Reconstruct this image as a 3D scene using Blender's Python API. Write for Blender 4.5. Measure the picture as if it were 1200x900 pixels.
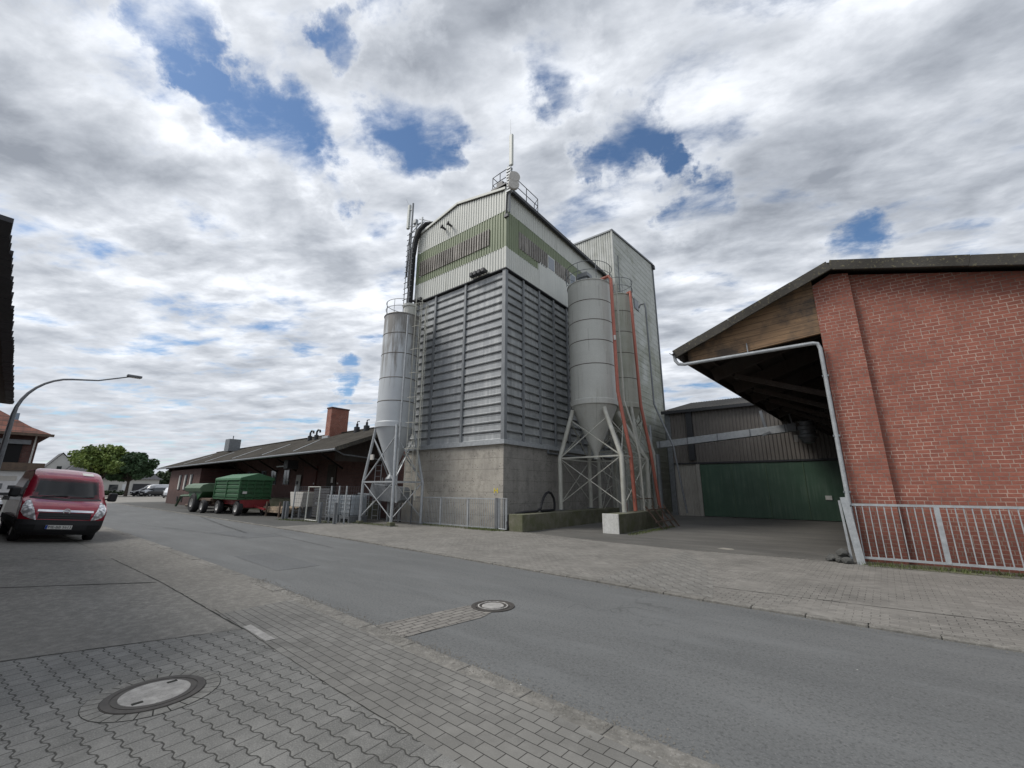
import bpy, bmesh, math, random
from mathutils import Vector, Matrix
random.seed(7)
PI = math.pi
R = math.radians
for o in list(bpy.data.objects): bpy.data.objects.remove(o)
SC = bpy.context.scene
COL = SC.collection

# ------------------------------------------------------------------ camera
cd = bpy.data.cameras.new('camera'); cam = bpy.data.objects.new('camera', cd); COL.objects.link(cam)
cd.sensor_width = 36; cd.lens = 488.54/1200*36; cd.clip_start = .05; cd.clip_end = 3000
cam.matrix_world = Matrix(((.79035, .14559, .59510, 0), (.61263, -.19613, -.76565, 0), (.00525, .96971, -.24421, 1.65), (0, 0, 0, 1)))
SC.camera = cam

# ------------------------------------------------------------------ node helper
class NT:
    def __init__(s, tree): s.t = tree; s.n = tree.nodes; s.l = tree.links
    def new(s, typ, **kw):
        n = s.n.new(typ)
        for k, v in kw.items(): setattr(n, k, v)
        return n
    def put(s, sock, v):
        if isinstance(v, bpy.types.NodeSocket): s.l.new(v, sock)
        elif v is not None: sock.default_value = v
    def m(s, op, a, b=None, c=None, clamp=False):
        n = s.new('ShaderNodeMath', operation=op, use_clamp=clamp)
        for i, v in enumerate((a, b, c)):
            if v is not None: s.put(n.inputs[i], v)
        return n.outputs[0]
    def vm(s, op, a, b=None, sc=None):
        n = s.new('ShaderNodeVectorMath', operation=op)
        s.put(n.inputs[0], a)
        if b is not None: s.put(n.inputs[1], b)
        if sc is not None: s.put(n.inputs[3], sc)
        return n.outputs['Value'] if op in ('DOT_PRODUCT', 'LENGTH') else n.outputs[0]
    def noise(s, vec, scale, detail=4, rough=.5, dist=0):
        n = s.new('ShaderNodeTexNoise'); s.put(n.inputs['Vector'], vec)
        n.inputs['Scale'].default_value = scale; n.inputs['Detail'].default_value = detail
        n.inputs['Roughness'].default_value = rough; n.inputs['Distortion'].default_value = dist
        return n.outputs[0]
    def mr(s, v, a, b, c=0., d=1., smooth=False):
        n = s.new('ShaderNodeMapRange'); n.clamp = True
        if smooth: n.interpolation_type = 'SMOOTHSTEP'
        for i, x in enumerate((v, a, b, c, d)): s.put(n.inputs[i], x)
        return n.outputs[0]
    def mix(s, f, a, b, typ='MIX'):
        n = s.new('ShaderNodeMix', data_type='RGBA', blend_type=typ)
        s.put(n.inputs[0], f); s.put(n.inputs[6], col4(a)); s.put(n.inputs[7], col4(b))
        return n.outputs[2]
    def sep(s, v):
        n = s.new('ShaderNodeSeparateXYZ'); s.put(n.inputs[0], v); return n.outputs
    def comb(s, x, y, z):
        n = s.new('ShaderNodeCombineXYZ')
        for i, v in enumerate((x, y, z)): s.put(n.inputs[i], v)
        return n.outputs[0]
def col4(c):
    if isinstance(c, (tuple, list)) and len(c) == 3: return (*c, 1)
    return c

# ------------------------------------------------------------------ world: daylight sky with broken cloud
SUN_EL, SUN_AZ = R(50), R(228)         # azimuth clockwise from +Y
w = bpy.data.worlds.new('World'); SC.world = w; w.use_nodes = True
T = NT(w.node_tree); T.n.clear()
sky = T.new('ShaderNodeTexSky', sky_type='NISHITA'); sky.sun_disc = False
sky.sun_elevation = SUN_EL; sky.sun_rotation = SUN_AZ; sky.air_density = 1.0; sky.dust_density = .6; sky.ozone_density = 2.0
d = T.new('ShaderNodeTexCoord').outputs['Generated']
dn = T.vm('NORMALIZE', d)
x, y, z = T.sep(dn)
zz = T.m('ADD', T.m('MAXIMUM', z, 0.0), .07)
p = T.comb(T.m('DIVIDE', x, zz), T.m('DIVIDE', y, zz), 3.7)
# streaks follow the wind
rot = T.new('ShaderNodeVectorRotate', rotation_type='Z_AXIS'); T.put(rot.inputs['Vector'], p); rot.inputs['Angle'].default_value = R(-25)
mp = T.new('ShaderNodeMapping'); T.put(mp.inputs[0], rot.outputs[0]); mp.inputs['Scale'].default_value = (.75, 1.15, 1)
pm = mp.outputs[0]
big = T.noise(pm, .95, 3, .5, .3)
med = T.noise(pm, 3.3, 9, .56, .15)
wisp = T.noise(pm, 5.5, 8, .62, .3)
holes = [(-0.740,0.184,0.647,0.034),(-0.742,0.238,0.627,0.047),(-0.741,0.297,0.602,0.037),(-0.732,0.367,0.573,0.024),(-0.721,0.052,0.691,0.033),(-0.710,0.091,0.698,0.023),(-0.574,0.415,0.706,0.050),(-0.565,0.490,0.664,0.027),(-0.495,0.314,0.810,0.034),(-0.586,0.259,0.768,0.022),(-0.317,0.519,0.794,0.045),(-0.335,0.568,0.752,0.027),(-0.245,0.689,0.682,0.043),(-0.312,0.672,0.672,0.026),(-0.186,0.736,0.651,0.021),(-0.147,0.806,0.574,0.037),(-0.206,0.821,0.532,0.029),(0.073,0.907,0.415,0.033),(-0.847,0.478,0.234,0.020),(-0.748,0.115,0.654,0.019),
         (.5,.2,.84,.09),(.3,-.6,.74,.12),(-.2,-.3,.93,.07),(.75,-.3,.58,.09)]
hole = 0.0
wd = T.vm('ADD', dn, T.vm('SCALE', T.vm('SUBTRACT', T.new('ShaderNodeTexNoise').outputs['Color'], (.5, .5, .5)), None, .0))
nz = T.new('ShaderNodeTexNoise'); T.put(nz.inputs['Vector'], dn); nz.inputs['Scale'].default_value = 9; nz.inputs['Detail'].default_value = 9; nz.inputs['Roughness'].default_value = .62
wd = T.vm('NORMALIZE', T.vm('ADD', dn, T.vm('SCALE', T.vm('SUBTRACT', nz.outputs['Color'], (.5, .5, .5)), None, .24)))
for hx, hy, hz, r in holes:
    v = Vector((hx, hy, hz)).normalized()
    dt = T.vm('DOT_PRODUCT', wd, tuple(v))
    hole = T.m('MAXIMUM', hole, T.mr(dt, math.cos(r*2.35), math.cos(0), 0., 1., True))
dens = T.m('ADD', T.m('MULTIPLY', T.m('SUBTRACT', big, .5), .7), T.m('MULTIPLY', T.m('SUBTRACT', med, .5), 1.9))
dens = T.m('ADD', dens, T.m('MULTIPLY', T.m('SUBTRACT', wisp, .5), 1.1))
dens = T.m('SUBTRACT', T.m('ADD', dens, .35), T.m('MULTIPLY', hole, .40))
cover = T.mr(dens, -.26, .30, 0., 1., True)
# shade: thin = white, thick = grey underside
tex = T.noise(pm, 4.2, 8, .56, .2)
tex2 = T.noise(T.vm('ADD', pm, (5.2, 1.3, 0)), 1.25, 4, .5, .3)
shade = T.m('ADD', T.m('MULTIPLY', tex, .80), T.m('MULTIPLY', tex2, .60))
shade = T.m('ADD', shade, T.m('MULTIPLY', T.mr(dens, .2, .8), .16))
low = T.mr(z, .05, .6)
cr = T.new('ShaderNodeValToRGB'); hz = T.mr(z, .03, .42, .35, 1., True)
shade = T.m('ADD', T.m('MULTIPLY', T.m('SUBTRACT', shade, .74), hz), T.m('ADD', .74, T.m('MULTIPLY', T.m('SUBTRACT', 1.0, hz), .03)))
T.put(cr.inputs[0], T.mr(shade, .55, 1.0))
els = cr.color_ramp.elements
els[0].position = 0; els[0].color = (.90, .93, .98, 1)
els[1].position = 1; els[1].color = (.26, .285, .33, 1)
e = els.new(.35); e.color = (.60, .63, .68, 1)
e = els.new(.65); e.color = (.42, .45, .50, 1)
bg_s = .1
cloudc = T.vm('SCALE', cr.outputs[0], None, 1/bg_s)
skyc = T.mix(1.0, T.vm('SCALE', sky.outputs[0], None, 1.0), (.80, .92, 1.0), 'MULTIPLY')
mixc = T.mix(cover, skyc, cloudc)
bg = T.new('ShaderNodeBackground'); T.put(bg.inputs[0], mixc); bg.inputs[1].default_value = bg_s
out = T.new('ShaderNodeOutputWorld'); T.l.new(bg.outputs[0], out.inputs[0])
w.cycles.sampling_method = 'MANUAL'; w.cycles.sample_map_resolution = 512

sl = bpy.data.lights.new('sun', 'SUN'); sl.energy = 2.2; sl.angle = R(20); sl.color = (1, .96, .9)
so = bpy.data.objects.new('sun', sl); COL.objects.link(so)
sd = Vector((math.sin(SUN_AZ)*math.cos(SUN_EL), math.cos(SUN_AZ)*math.cos(SUN_EL), math.sin(SUN_EL)))
so.rotation_euler = sd.to_track_quat('Z', 'Y').to_euler()
SC.view_settings.view_transform = 'Standard'; SC.view_settings.look = 'None'; SC.view_settings.gamma = 1
SC.view_settings.exposure = .30; SC.view_settings.use_curve_mapping = False

# ------------------------------------------------------------------ materials
def mk(name):
    m = bpy.data.materials.new(name); m.use_nodes = True
    t = NT(m.node_tree); b = t.n['Principled BSDF']
    return m, t, b
def wpos(t):
    return t.new('ShaderNodeNewGeometry').outputs['Position']
def opos(t):
    return t.new('ShaderNodeTexCoord').outputs['Object']
def bump(t, b, h, st=.3, dist=.01):
    n = t.new('ShaderNodeBump'); t.put(n.inputs['Height'], h); n.inputs['Strength'].default_value = st; n.inputs['Distance'].default_value = dist
    t.l.new(n.outputs[0], b.inputs['Normal'])
def mat(name, c, c2=None, rough=.6, scale=1.5, metal=0., streak=None, streak_amt=.5, streak_thr=(.5, .75), fine=25, bmp=.15, dist=.004, detail=6, thr=(.35, .7), seams=False):
    """two tone weathered material, optional vertical run marks"""
    m, t, b = mk(name); P = wpos(t)
    c2 = c2 or tuple(v*.75 for v in c)
    n = t.noise(P, scale, detail, .6)
    col = t.mix(t.mr(n, thr[0], thr[1]), c, c2)
    f = t.noise(P, fine, 3, .6)
    col = t.mix(t.mr(f, .3, .75, 0., .35), col, tuple(v*.6 for v in c2))
    if seams:
        ox, oy, oz = t.sep(opos(t)); an = t.m('DIVIDE', t.m('ARCTAN2', oy, ox), 2*PI)
        zz_ = t.m('FLOOR', t.m('DIVIDE', oz, 1.2))
        fr = t.m('FRACT', t.m('ADD', t.m('MULTIPLY', an, 3), t.m('MULTIPLY', zz_, .37)))
        col = t.mix(t.m('MULTIPLY', t.m('LESS_THAN', fr, .008), .55), col, tuple(v*.3 for v in c2))
        # faint tone difference plate by plate
        wn = t.new('ShaderNodeTexWhiteNoise', noise_dimensions='2D'); t.put(wn.inputs['Vector'], t.comb(t.m('FLOOR', t.m('ADD', t.m('MULTIPLY', an, 3), t.m('MULTIPLY', zz_, .37))), zz_, 0))
        col = t.mix(t.m('MULTIPLY', wn.outputs[0], .22), col, tuple(v*.72 for v in c2))
    if streak:
        mpn = t.new('ShaderNodeMapping'); t.put(mpn.inputs[0], P); mpn.inputs['Scale'].default_value = (7, 7, .35)
        s = t.noise(mpn.outputs[0], 1, 6, .6)
        s2 = t.noise(P, .9, 3, .5)
        a = t.m('MULTIPLY', t.mr(s, streak_thr[0], streak_thr[1]), t.mr(s2, .35, .65))
        col = t.mix(t.m('MULTIPLY', a, streak_amt), col, streak)
    t.put(b.inputs['Base Color'], col); b.inputs['Roughness'].default_value = rough; b.inputs['Metallic'].default_value = metal
    if bmp: bump(t, b, f, bmp, dist)
    return m
def plain(name, c, rough=.5, metal=0., coat=0.):
    m, t, b = mk(name); P = wpos(t); f = t.noise(P, 9, 5, .6)
    t.put(b.inputs['Base Color'], t.mix(t.mr(f, .3, .75, 0., .5), c, tuple(v*.65 for v in c)))
    b.inputs['Roughness'].default_value = rough; b.inputs['Metallic'].default_value = metal; b.inputs['Coat Weight'].default_value = coat
    return m
def brick(name, axis, c1, c2, mortar, bw=.228, bh=.090, ms=.0085, old=.5):
    m, t, b = mk(name); P = wpos(t); X, Y, Z = t.sep(P)
    wob = t.m('MULTIPLY', t.m('SUBTRACT', t.noise(P, .9, 3), .5), .05)
    v = t.comb(X if axis == 'x' else Y, t.m('ADD', Z, wob), 0)
    n = t.new('ShaderNodeTexBrick'); t.put(n.inputs['Vector'], v)
    n.inputs['Scale'].default_value = 1; n.inputs['Brick Width'].default_value = bw; n.inputs['Row Height'].default_value = bh
    n.inputs['Mortar Size'].default_value = ms; n.inputs['Mortar Smooth'].default_value = .25; n.inputs['Bias'].default_value = -.1
    n.inputs['Color1'].default_value = (0, 0, 0, 1); n.inputs['Color2'].default_value = (1, 1, 1, 1); n.inputs['Mortar'].default_value = (.5, .5, .5, 1)
    n.offset = .5; n.offset_frequency = 2; n.squash = .62; n.squash_frequency = 3
    tone = n.outputs['Color']
    base = t.mix(tone, c1, c2)
    base = t.mix(t.mr(t.noise(P, 14, 5, .6), .35, .75, 0., .5), base, tuple(q*.62 for q in c2))
    base = t.mix(t.mr(t.noise(P, .7, 4), .4, .7, 0., .35), base, tuple(q*.7 for q in c1))
    pale = t.m('GREATER_THAN', t.sep(tone)[0], .965)
    base = t.mix(t.m('MULTIPLY', pale, .6), base, (.36, .27, .22))
    damp = t.mr(t.m('ADD', Z, t.m('MULTIPLY', t.m('SUBTRACT', t.noise(P, 1.3, 5), .5), .9)), .9, 1.6, .55, 0.)
    base = t.mix(damp, base, tuple(q*.45 for q in c2))
    mort = t.mix(t.mr(t.noise(P, 1.6, 6, .65), .40, .62), tuple(q*.42 for q in mortar), mortar)
    col = t.mix(n.outputs['Fac'], base, t.mix(t.m('MULTIPLY', damp, 1.1), mort, tuple(q*.3 for q in mortar)))
    soot = t.new('ShaderNodeMapping'); t.put(soot.inputs[0], P); soot.inputs['Scale'].default_value = (2.2, 2.2, .3)
    col = t.mix(t.mr(t.noise(soot.outputs[0], 1, 6, .6), .52, .75, 0., .35), col, tuple(q*.5 for q in c2))
    t.put(b.inputs['Base Color'], col); b.inputs['Roughness'].default_value = .85
    h = t.m('SUBTRACT', t.m('MULTIPLY', t.noise(P, 30, 4), .3), n.outputs['Fac'])
    bump(t, b, h, .5, .008)
    return m
M = {}
RB = ((.36, .128, .088), (.26, .090, .066), (.46, .33, .27))
M['brickx'] = brick('red_brick_x', 'x', *RB); M['bricky'] = brick('red_brick_y', 'y', *RB)
DB = ((.16, .072, .060), (.10, .045, .040), (.13, .10, .09))
M['dbrickx'] = brick('dull_brick_x', 'x', *DB, bw=.25, bh=.085, ms=.012); M['dbricky'] = brick('dull_brick_y', 'y', *DB, bw=.25, bh=.085, ms=.012)
M['whiteclad'] = mat('white_cladding', (.66, .67, .62), (.58, .59, .55), .55, .6, streak=(.26, .27, .23), streak_amt=.55)
M['greenclad'] = mat('sage_cladding', (.235, .275, .165), (.195, .235, .14), .55, .6, streak=(.12, .14, .08), streak_amt=.4)
M['translucent'] = mat('ribbed_window_sheet', (.21, .19, .165), (.11, .10, .085), .4, 6, streak=(.48, .45, .40), streak_amt=.8, streak_thr=(.45, .6))
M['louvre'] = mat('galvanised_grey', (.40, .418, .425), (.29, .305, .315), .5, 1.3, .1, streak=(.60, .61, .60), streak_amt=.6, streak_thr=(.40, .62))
M['louvreshade'] = mat('galvanised_grey_shaded', (.36, .375, .375), (.21, .222, .226), .5, 1.3, .1, streak=(.52, .53, .52), streak_amt=.75, streak_thr=(.42, .64))  # same louvre metal, darkened: shade of the right face put into the colour
M['galv'] = mat('galvanised_steel', (.46, .485, .50), (.34, .36, .375), .5, 6, .2)
M['galvdark'] = mat('dull_galvanised_steel', (.22, .235, .25), (.16, .17, .18), .5, 6, .4)
def concrete(name, c, c2, board=None, moss=0., axis=None, green=(.09, .105, .04)):
    m, t, b = mk(name); P = wpos(t); X, Y, Z = t.sep(P)
    n = t.noise(P, 1.3, 8, .65); f = t.noise(P, 22, 5, .65)
    col = t.mix(t.mr(n, .35, .68), c, c2)
    col = t.mix(t.mr(f, .45, .75, 0., .45), col, tuple(q*.5 for q in c2))
    h = t.m('MULTIPLY', f, .5)
    if board:
        fr = t.m('FRACT', t.m('DIVIDE', Z, board))
        ln = t.m('LESS_THAN', t.m('ADD', fr, t.m('MULTIPLY', t.m('SUBTRACT', t.noise(P, 6, 4), .5), .06)), .036)
        rough_l = t.m('MULTIPLY', ln, t.mr(t.noise(P, 1.1, 3), .35, .55))
        col = t.mix(t.m('MULTIPLY', rough_l, .85), col, tuple(q*.3 for q in c))
        col = t.mix(t.mr(t.noise(P, 3.2, 8, .7), .50, .66, 0., .55), col, tuple(q*.55 for q in c2))
        fx = t.m('FRACT', t.m('DIVIDE', t.m('ADD', X, Y), 1.9))
        col = t.mix(t.m('MULTIPLY', t.m('LESS_THAN', fx, .006), .35), col, tuple(q*.4 for q in c))
        # pock marks
        vo = t.new('ShaderNodeTexVoronoi'); t.put(vo.inputs['Vector'], P); vo.inputs['Scale'].default_value = 7
        pk = t.m('MULTIPLY', t.m('LESS_THAN', vo.outputs[0], .17), t.mr(t.noise(P, .8, 3), .46, .53))
        col = t.mix(t.m('MULTIPLY', pk, .7), col, (.07, .065, .055)); h = t.m('SUBTRACT', h, pk)
        h = t.m('SUBTRACT', h, rough_l)
    mpn = t.new('ShaderNodeMapping'); t.put(mpn.inputs[0], P); mpn.inputs['Scale'].default_value = (5, 5, .4)
    s = t.noise(mpn.outputs[0], 1, 5, .6)
    col = t.mix(t.mr(s, .5, .78, 0., .4), col, tuple(q*.45 for q in c2))
    if moss:
        g = t.m('MULTIPLY', t.mr(t.noise(P, 2.2, 7, .65), .5 - moss*.3, .72 - moss*.2), 1)
        col = t.mix(t.m('MULTIPLY', g, .85), col, green)
    t.put(b.inputs['Base Color'], col); b.inputs['Roughness'].default_value = .9
    bump(t, b, h, .4, .01)
    return m
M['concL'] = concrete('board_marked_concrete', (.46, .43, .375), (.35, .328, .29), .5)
M['concshade'] = concrete('board_marked_concrete_shaded', (.33, .315, .285), (.24, .23, .21), .5)  # same concrete as the front, with the side face's shade in its colour
M['mossconc'] = concrete('mossy_concrete', (.20, .19, .15), (.12, .115, .085), None, .5, green=(.085, .095, .045))
M['conc'] = concrete('plain_concrete', (.33, .31, .27), (.25, .235, .205))
M['whiteconc'] = concrete('whitewashed_concrete', (.62, .62, .60), (.46, .46, .43))
M['silo'] = mat('silo_paint', (.56, .565, .52), (.50, .505, .465), .45, .7, streak=(.25, .235, .19), streak_amt=.6, bmp=.05, seams=True)
M['silo2'] = mat('old_silo_paint', (.46, .465, .405), (.35, .355, .28), .55, .8, streak=(.13, .13, .08), streak_amt=.7, bmp=.05, seams=True)
M['silopipe'] = mat('silo_leg_paint', (.50, .50, .45), (.38, .38, .33), .55, 3, streak=(.2, .2, .14))
def stained(name):
    m, t, b = mk(name); P = wpos(t); X, Y, Z = t.sep(P)
    col = t.mix(t.mr(t.noise(P, .8, 6), .35, .7), (.52, .55, .57), (.45, .475, .495))
    mpn = t.new('ShaderNodeMapping'); t.put(mpn.inputs[0], P); mpn.inputs['Scale'].default_value = (4.5, 4.5, .5)
    s = t.noise(mpn.outputs[0], 1, 8, .65); hgt = t.mr(Z, 5.5, 10.6)
    s = t.m('MULTIPLY', t.mr(t.m('ADD', s, t.m('MULTIPLY', t.m('SUBTRACT', hgt, .5), .34)), .47, .63), t.mr(hgt, 0., .5))
    col = t.mix(t.m('MULTIPLY', s, .75), col, (.14, .12, .095))
    t.put(b.inputs['Base Color'], col); b.inputs['Roughness'].default_value = .5; b.inputs['Metallic'].default_value = .1
    return m
M['silostain'] = stained('stained_silo_paint')
M['redpipe'] = mat('red_oxide_pipe', (.44, .135, .09), (.34, .105, .075), .55, 5)
M['seam'] = plain('rusty_seam', (.13, .115, .10), .7)
def blocktower(name, axis):
    m, t, b = mk(name); P = wpos(t); X, Y, Z = t.sep(P)
    n = t.new('ShaderNodeTexBrick'); t.put(n.inputs['Vector'], t.comb(Y if axis == 'y' else X, Z, 0))
    n.inputs['Scale'].default_value = 1; n.inputs['Brick Width'].default_value = 1.3; n.inputs['Row Height'].default_value = .42
    n.inputs['Mortar Size'].default_value = .035; n.inputs['Mortar Smooth'].default_value = .8
    n.inputs['Color1'].default_value = (0, 0, 0, 1); n.inputs['Color2'].default_value = (1, 1, 1, 1)
    c = t.mix(n.outputs['Color'], (.56, .575, .54), (.45, .465, .43))
    up = t.mr(Z, 8, 17); g = t.noise(P, .55, 6, .6)
    alg = t.mr(t.m('SUBTRACT', g, t.m('MULTIPLY', up, .22)), .30, .5)
    c = t.mix(t.m('MULTIPLY', alg, .6), c, (.19, .20, .12))
    spots = t.mr(t.noise(P, 5, 6, .6), .52, .7)
    c = t.mix(t.m('MULTIPLY', spots, .4), c, (.15, .155, .12))
    c = t.mix(t.m('MULTIPLY', n.outputs['Fac'], t.mr(t.noise(P, 1.5, 4), .4, .65)), c, (.50, .52, .45))
    t.put(b.inputs['Base Color'], c); b.inputs['Roughness'].default_value = .7
    return m
M['block'] = blocktower('weathered_panel', 'y')
M['towerclad'] = mat('weathered_white_cladding', (.60, .61, .58), (.46, .475, .44), .55, 1.3, streak=(.18, .185, .14), streak_amt=.75, streak_thr=(.42, .66))
M['fibre'] = mat('fibre_cement_roof', (.13, .122, .108), (.08, .073, .064), .95, 2.2, fine=18, bmp=.5, dist=.01)
def lichen(name, c, c2, spot):
    m, t, b = mk(name); P = wpos(t)
    col = t.mix(t.mr(t.noise(P, 1.1, 6), .35, .7), c, c2)
    col = t.mix(t.mr(t.noise(P, 13, 6, .7), .56, .66, 0., .8), col, spot)
    t.put(b.inputs['Base Color'], col); b.inputs['Roughness'].default_value = 1.0; b.inputs['Specular IOR Level'].default_value = .15
    bump(t, b, t.noise(P, 13, 6, .7), .6, .02); return m
M['verge'] = lichen('lichen_fibre_cement', (.085, .08, .072), (.05, .047, .042), (.22, .20, .12))
M['verge2'] = lichen('mossy_roof_sheet', (.068, .062, .054), (.038, .035, .03), (.115, .108, .08))
def wood(name, c, c2, axis='x'):
    m, t, b = mk(name); P = wpos(t)
    mpn = t.new('ShaderNodeMapping'); t.put(mpn.inputs[0], P)
    mpn.inputs['Scale'].default_value = (.6, 6, 9) if axis == 'x' else (9, 9, .8)
    g = t.noise(mpn.outputs[0], 1.6, 8, .7, .4)
    col = t.mix(t.mr(g, .32, .68), c, c2)
    X, Y, Z = t.sep(P)
    if axis == 'x':
        fr = t.m('FRACT', t.m('DIVIDE', t.m('SUBTRACT', Z, t.m('MULTIPLY', X, .08)), .19))
        col = t.mix(t.m('MULTIPLY', t.m('LESS_THAN', fr, .07), .8), col, (.02, .016, .012))
    col = t.mix(t.mr(t.noise(P, 1.1, 6, .65), .47, .62, 0., .8), col, (.05, .045, .04))
    t.put(b.inputs['Base Color'], col); b.inputs['Roughness'].default_value = .85
    bump(t, b, g, .5, .006); return m
M['gable'] = wood('weathered_gable_boards', (.30, .19, .105), (.17, .105, .06))
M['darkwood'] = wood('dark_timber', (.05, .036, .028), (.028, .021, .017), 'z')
M['plank'] = wood('pale_planks', (.44, .34, .24), (.30, .23, .16))
M['brownclad'] = mat('brown_grey_cladding', (.165, .15, .135), (.12, .108, .098), .6, .7, streak=(.23, .215, .195), streak_amt=.5)
M['shutter'] = mat('cream_shutter', (.42, .40, .36), (.33, .315, .28), .6, 1.5, streak=(.2, .18, .15))
M['greendoor'] = mat('green_door_paint', (.055, .115, .075), (.042, .09, .058), .5, .8, streak=(.13, .19, .145), streak_amt=.6, streak_thr=(.42, .66))
M['green'] = mat('green_trailer_paint', (.028, .115, .045), (.032, .085, .04), .45, 3, fine=20)
M['greendull'] = mat('dull_green_paint', (.10, .17, .10), (.07, .115, .07), .55, 3)
M['tarp'] = mat('green_tarpaulin', (.06, .175, .085), (.04, .125, .06), .6, 2, bmp=.3, dist=.02)
M['redframe'] = mat('red_chassis_paint', (.28, .03, .035), (.18, .02, .025), .5, 4)
M['rubber'] = plain('tyre_rubber', (.025, .025, .027), .85)
M['rim'] = plain('pale_wheel_rim', (.55, .54, .52), .5)
M['rust'] = mat('rusty_brown_steel', (.17, .12, .085), (.10, .075, .06), .8, 6)
M['black'] = plain('black_plastic', (.012, .0125, .015), .65)
M['blackmetal'] = plain('dark_metal', (.045, .047, .052), .5, .3)
M['carred'] = plain('metallic_red_paint', (.30, .010, .03), .26, .35, .6)
M['carblack'] = plain('black_car_paint', (.02, .022, .026), .25, .2, .8)
M['carwhite'] = plain('white_car_paint', (.72, .73, .74), .3, 0, .6)
M['chrome'] = plain('chrome', (.78, .78, .80), .15, 1.)
M['plate'] = plain('number_plate_white', (.75, .75, .72), .4)
M['eublue'] = plain('plate_blue', (.02, .07, .35), .4)
M['antenna'] = plain('antenna_radome', (.58, .60, .56), .5)
M['dish'] = plain('dish_shroud', (.56, .54, .50), .6)
M['ibc'] = plain('milky_plastic', (.40, .44, .48), .4)
M['cream'] = mat('pale_render', (.62, .61, .58), (.54, .53, .50), .9, .5)
M['slate'] = mat('dark_roof_tiles', (.07, .072, .08), (.05, .05, .056), .8, 2)
M['paper'] = plain('white_sign', (.65, .65, .62), .6)
M['yellow'] = plain('yellow_paint', (.75, .62, .05), .6)
M['fireext'] = plain('fire_red', (.45, .02, .02), .4)
M['tarmac_cap'] = plain('dark_void', (.01, .01, .011), .9)
M['stone'] = mat('dark_rubble', (.10, .10, .095), (.06, .06, .055), .9, 5)
def glass(name, c=(.03, .036, .04), rough=.06):
    m, t, b = mk(name); b.inputs['Base Color'].default_value = (*c, 1); b.inputs['Roughness'].default_value = rough
    b.inputs['IOR'].default_value = 1.5; b.inputs['Specular IOR Level'].default_value = .8
    return m
M['glass'] = glass('dark_window_glass'); M['windscreen'] = glass('windscreen_glass', (.05, .062, .06), .05)
def clearglass():
    m, t, b = mk('clear_windscreen'); t.n.remove(b); o = t.n['Material Output']
    tr = t.new('ShaderNodeBsdfTransparent'); tr.inputs[0].default_value = (.95, .98, .97, 1); gl = t.new('ShaderNodeBsdfGlossy'); gl.inputs['Roughness'].default_value = .03
    fr = t.new('ShaderNodeFresnel'); fr.inputs[0].default_value = 1.6; mx = t.new('ShaderNodeMixShader')
    t.put(mx.inputs[0], t.m('ADD', fr.outputs[0], .0)); t.l.new(tr.outputs[0], mx.inputs[1]); t.l.new(gl.outputs[0], mx.inputs[2]); t.l.new(mx.outputs[0], o.inputs[0]); return m
M['clearglass'] = clearglass()
M['skyglass'] = glass('pale_window_glass', (.10, .13, .17), .1)
def lamp_glass():
    m, t, b = mk('headlight_lens'); P = wpos(t)
    v = t.new('ShaderNodeTexVoronoi'); t.put(v.inputs['Vector'], P); v.inputs['Scale'].default_value = 11
    t.put(b.inputs['Base Color'], t.mix(t.mr(v.outputs[0], .25, .65), (.95, .95, .96), (.30, .31, .32)))
    b.inputs['Roughness'].default_value = .18; b.inputs['Metallic'].default_value = .25; b.inputs['Coat Weight'].default_value = 1
    return m
M['lens'] = lamp_glass()
def rooftile():
    m, t, b = mk('red_roof_tiles'); P = wpos(t); X, Y, Z = t.sep(P)
    r = t.m('FRACT', t.m('MULTIPLY', Z, 3.1)); rw = t.m('FRACT', t.m('MULTIPLY', Y, 3.5))
    c = t.mix(t.mr(t.noise(P, 2.4, 6), .35, .7), (.20, .068, .042), (.10, .040, .030))
    c = t.mix(t.m('MULTIPLY', t.m('LESS_THAN', r, .22), .65), c, (.035, .02, .017))
    c = t.mix(t.m('MULTIPLY', t.m('LESS_THAN', rw, .12), .4), c, (.05, .03, .02))
    t.put(b.inputs['Base Color'], c); b.inputs['Roughness'].default_value = .9; bump(t, b, r, .6, .03); return m
M['rooftile'] = rooftile()

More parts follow.
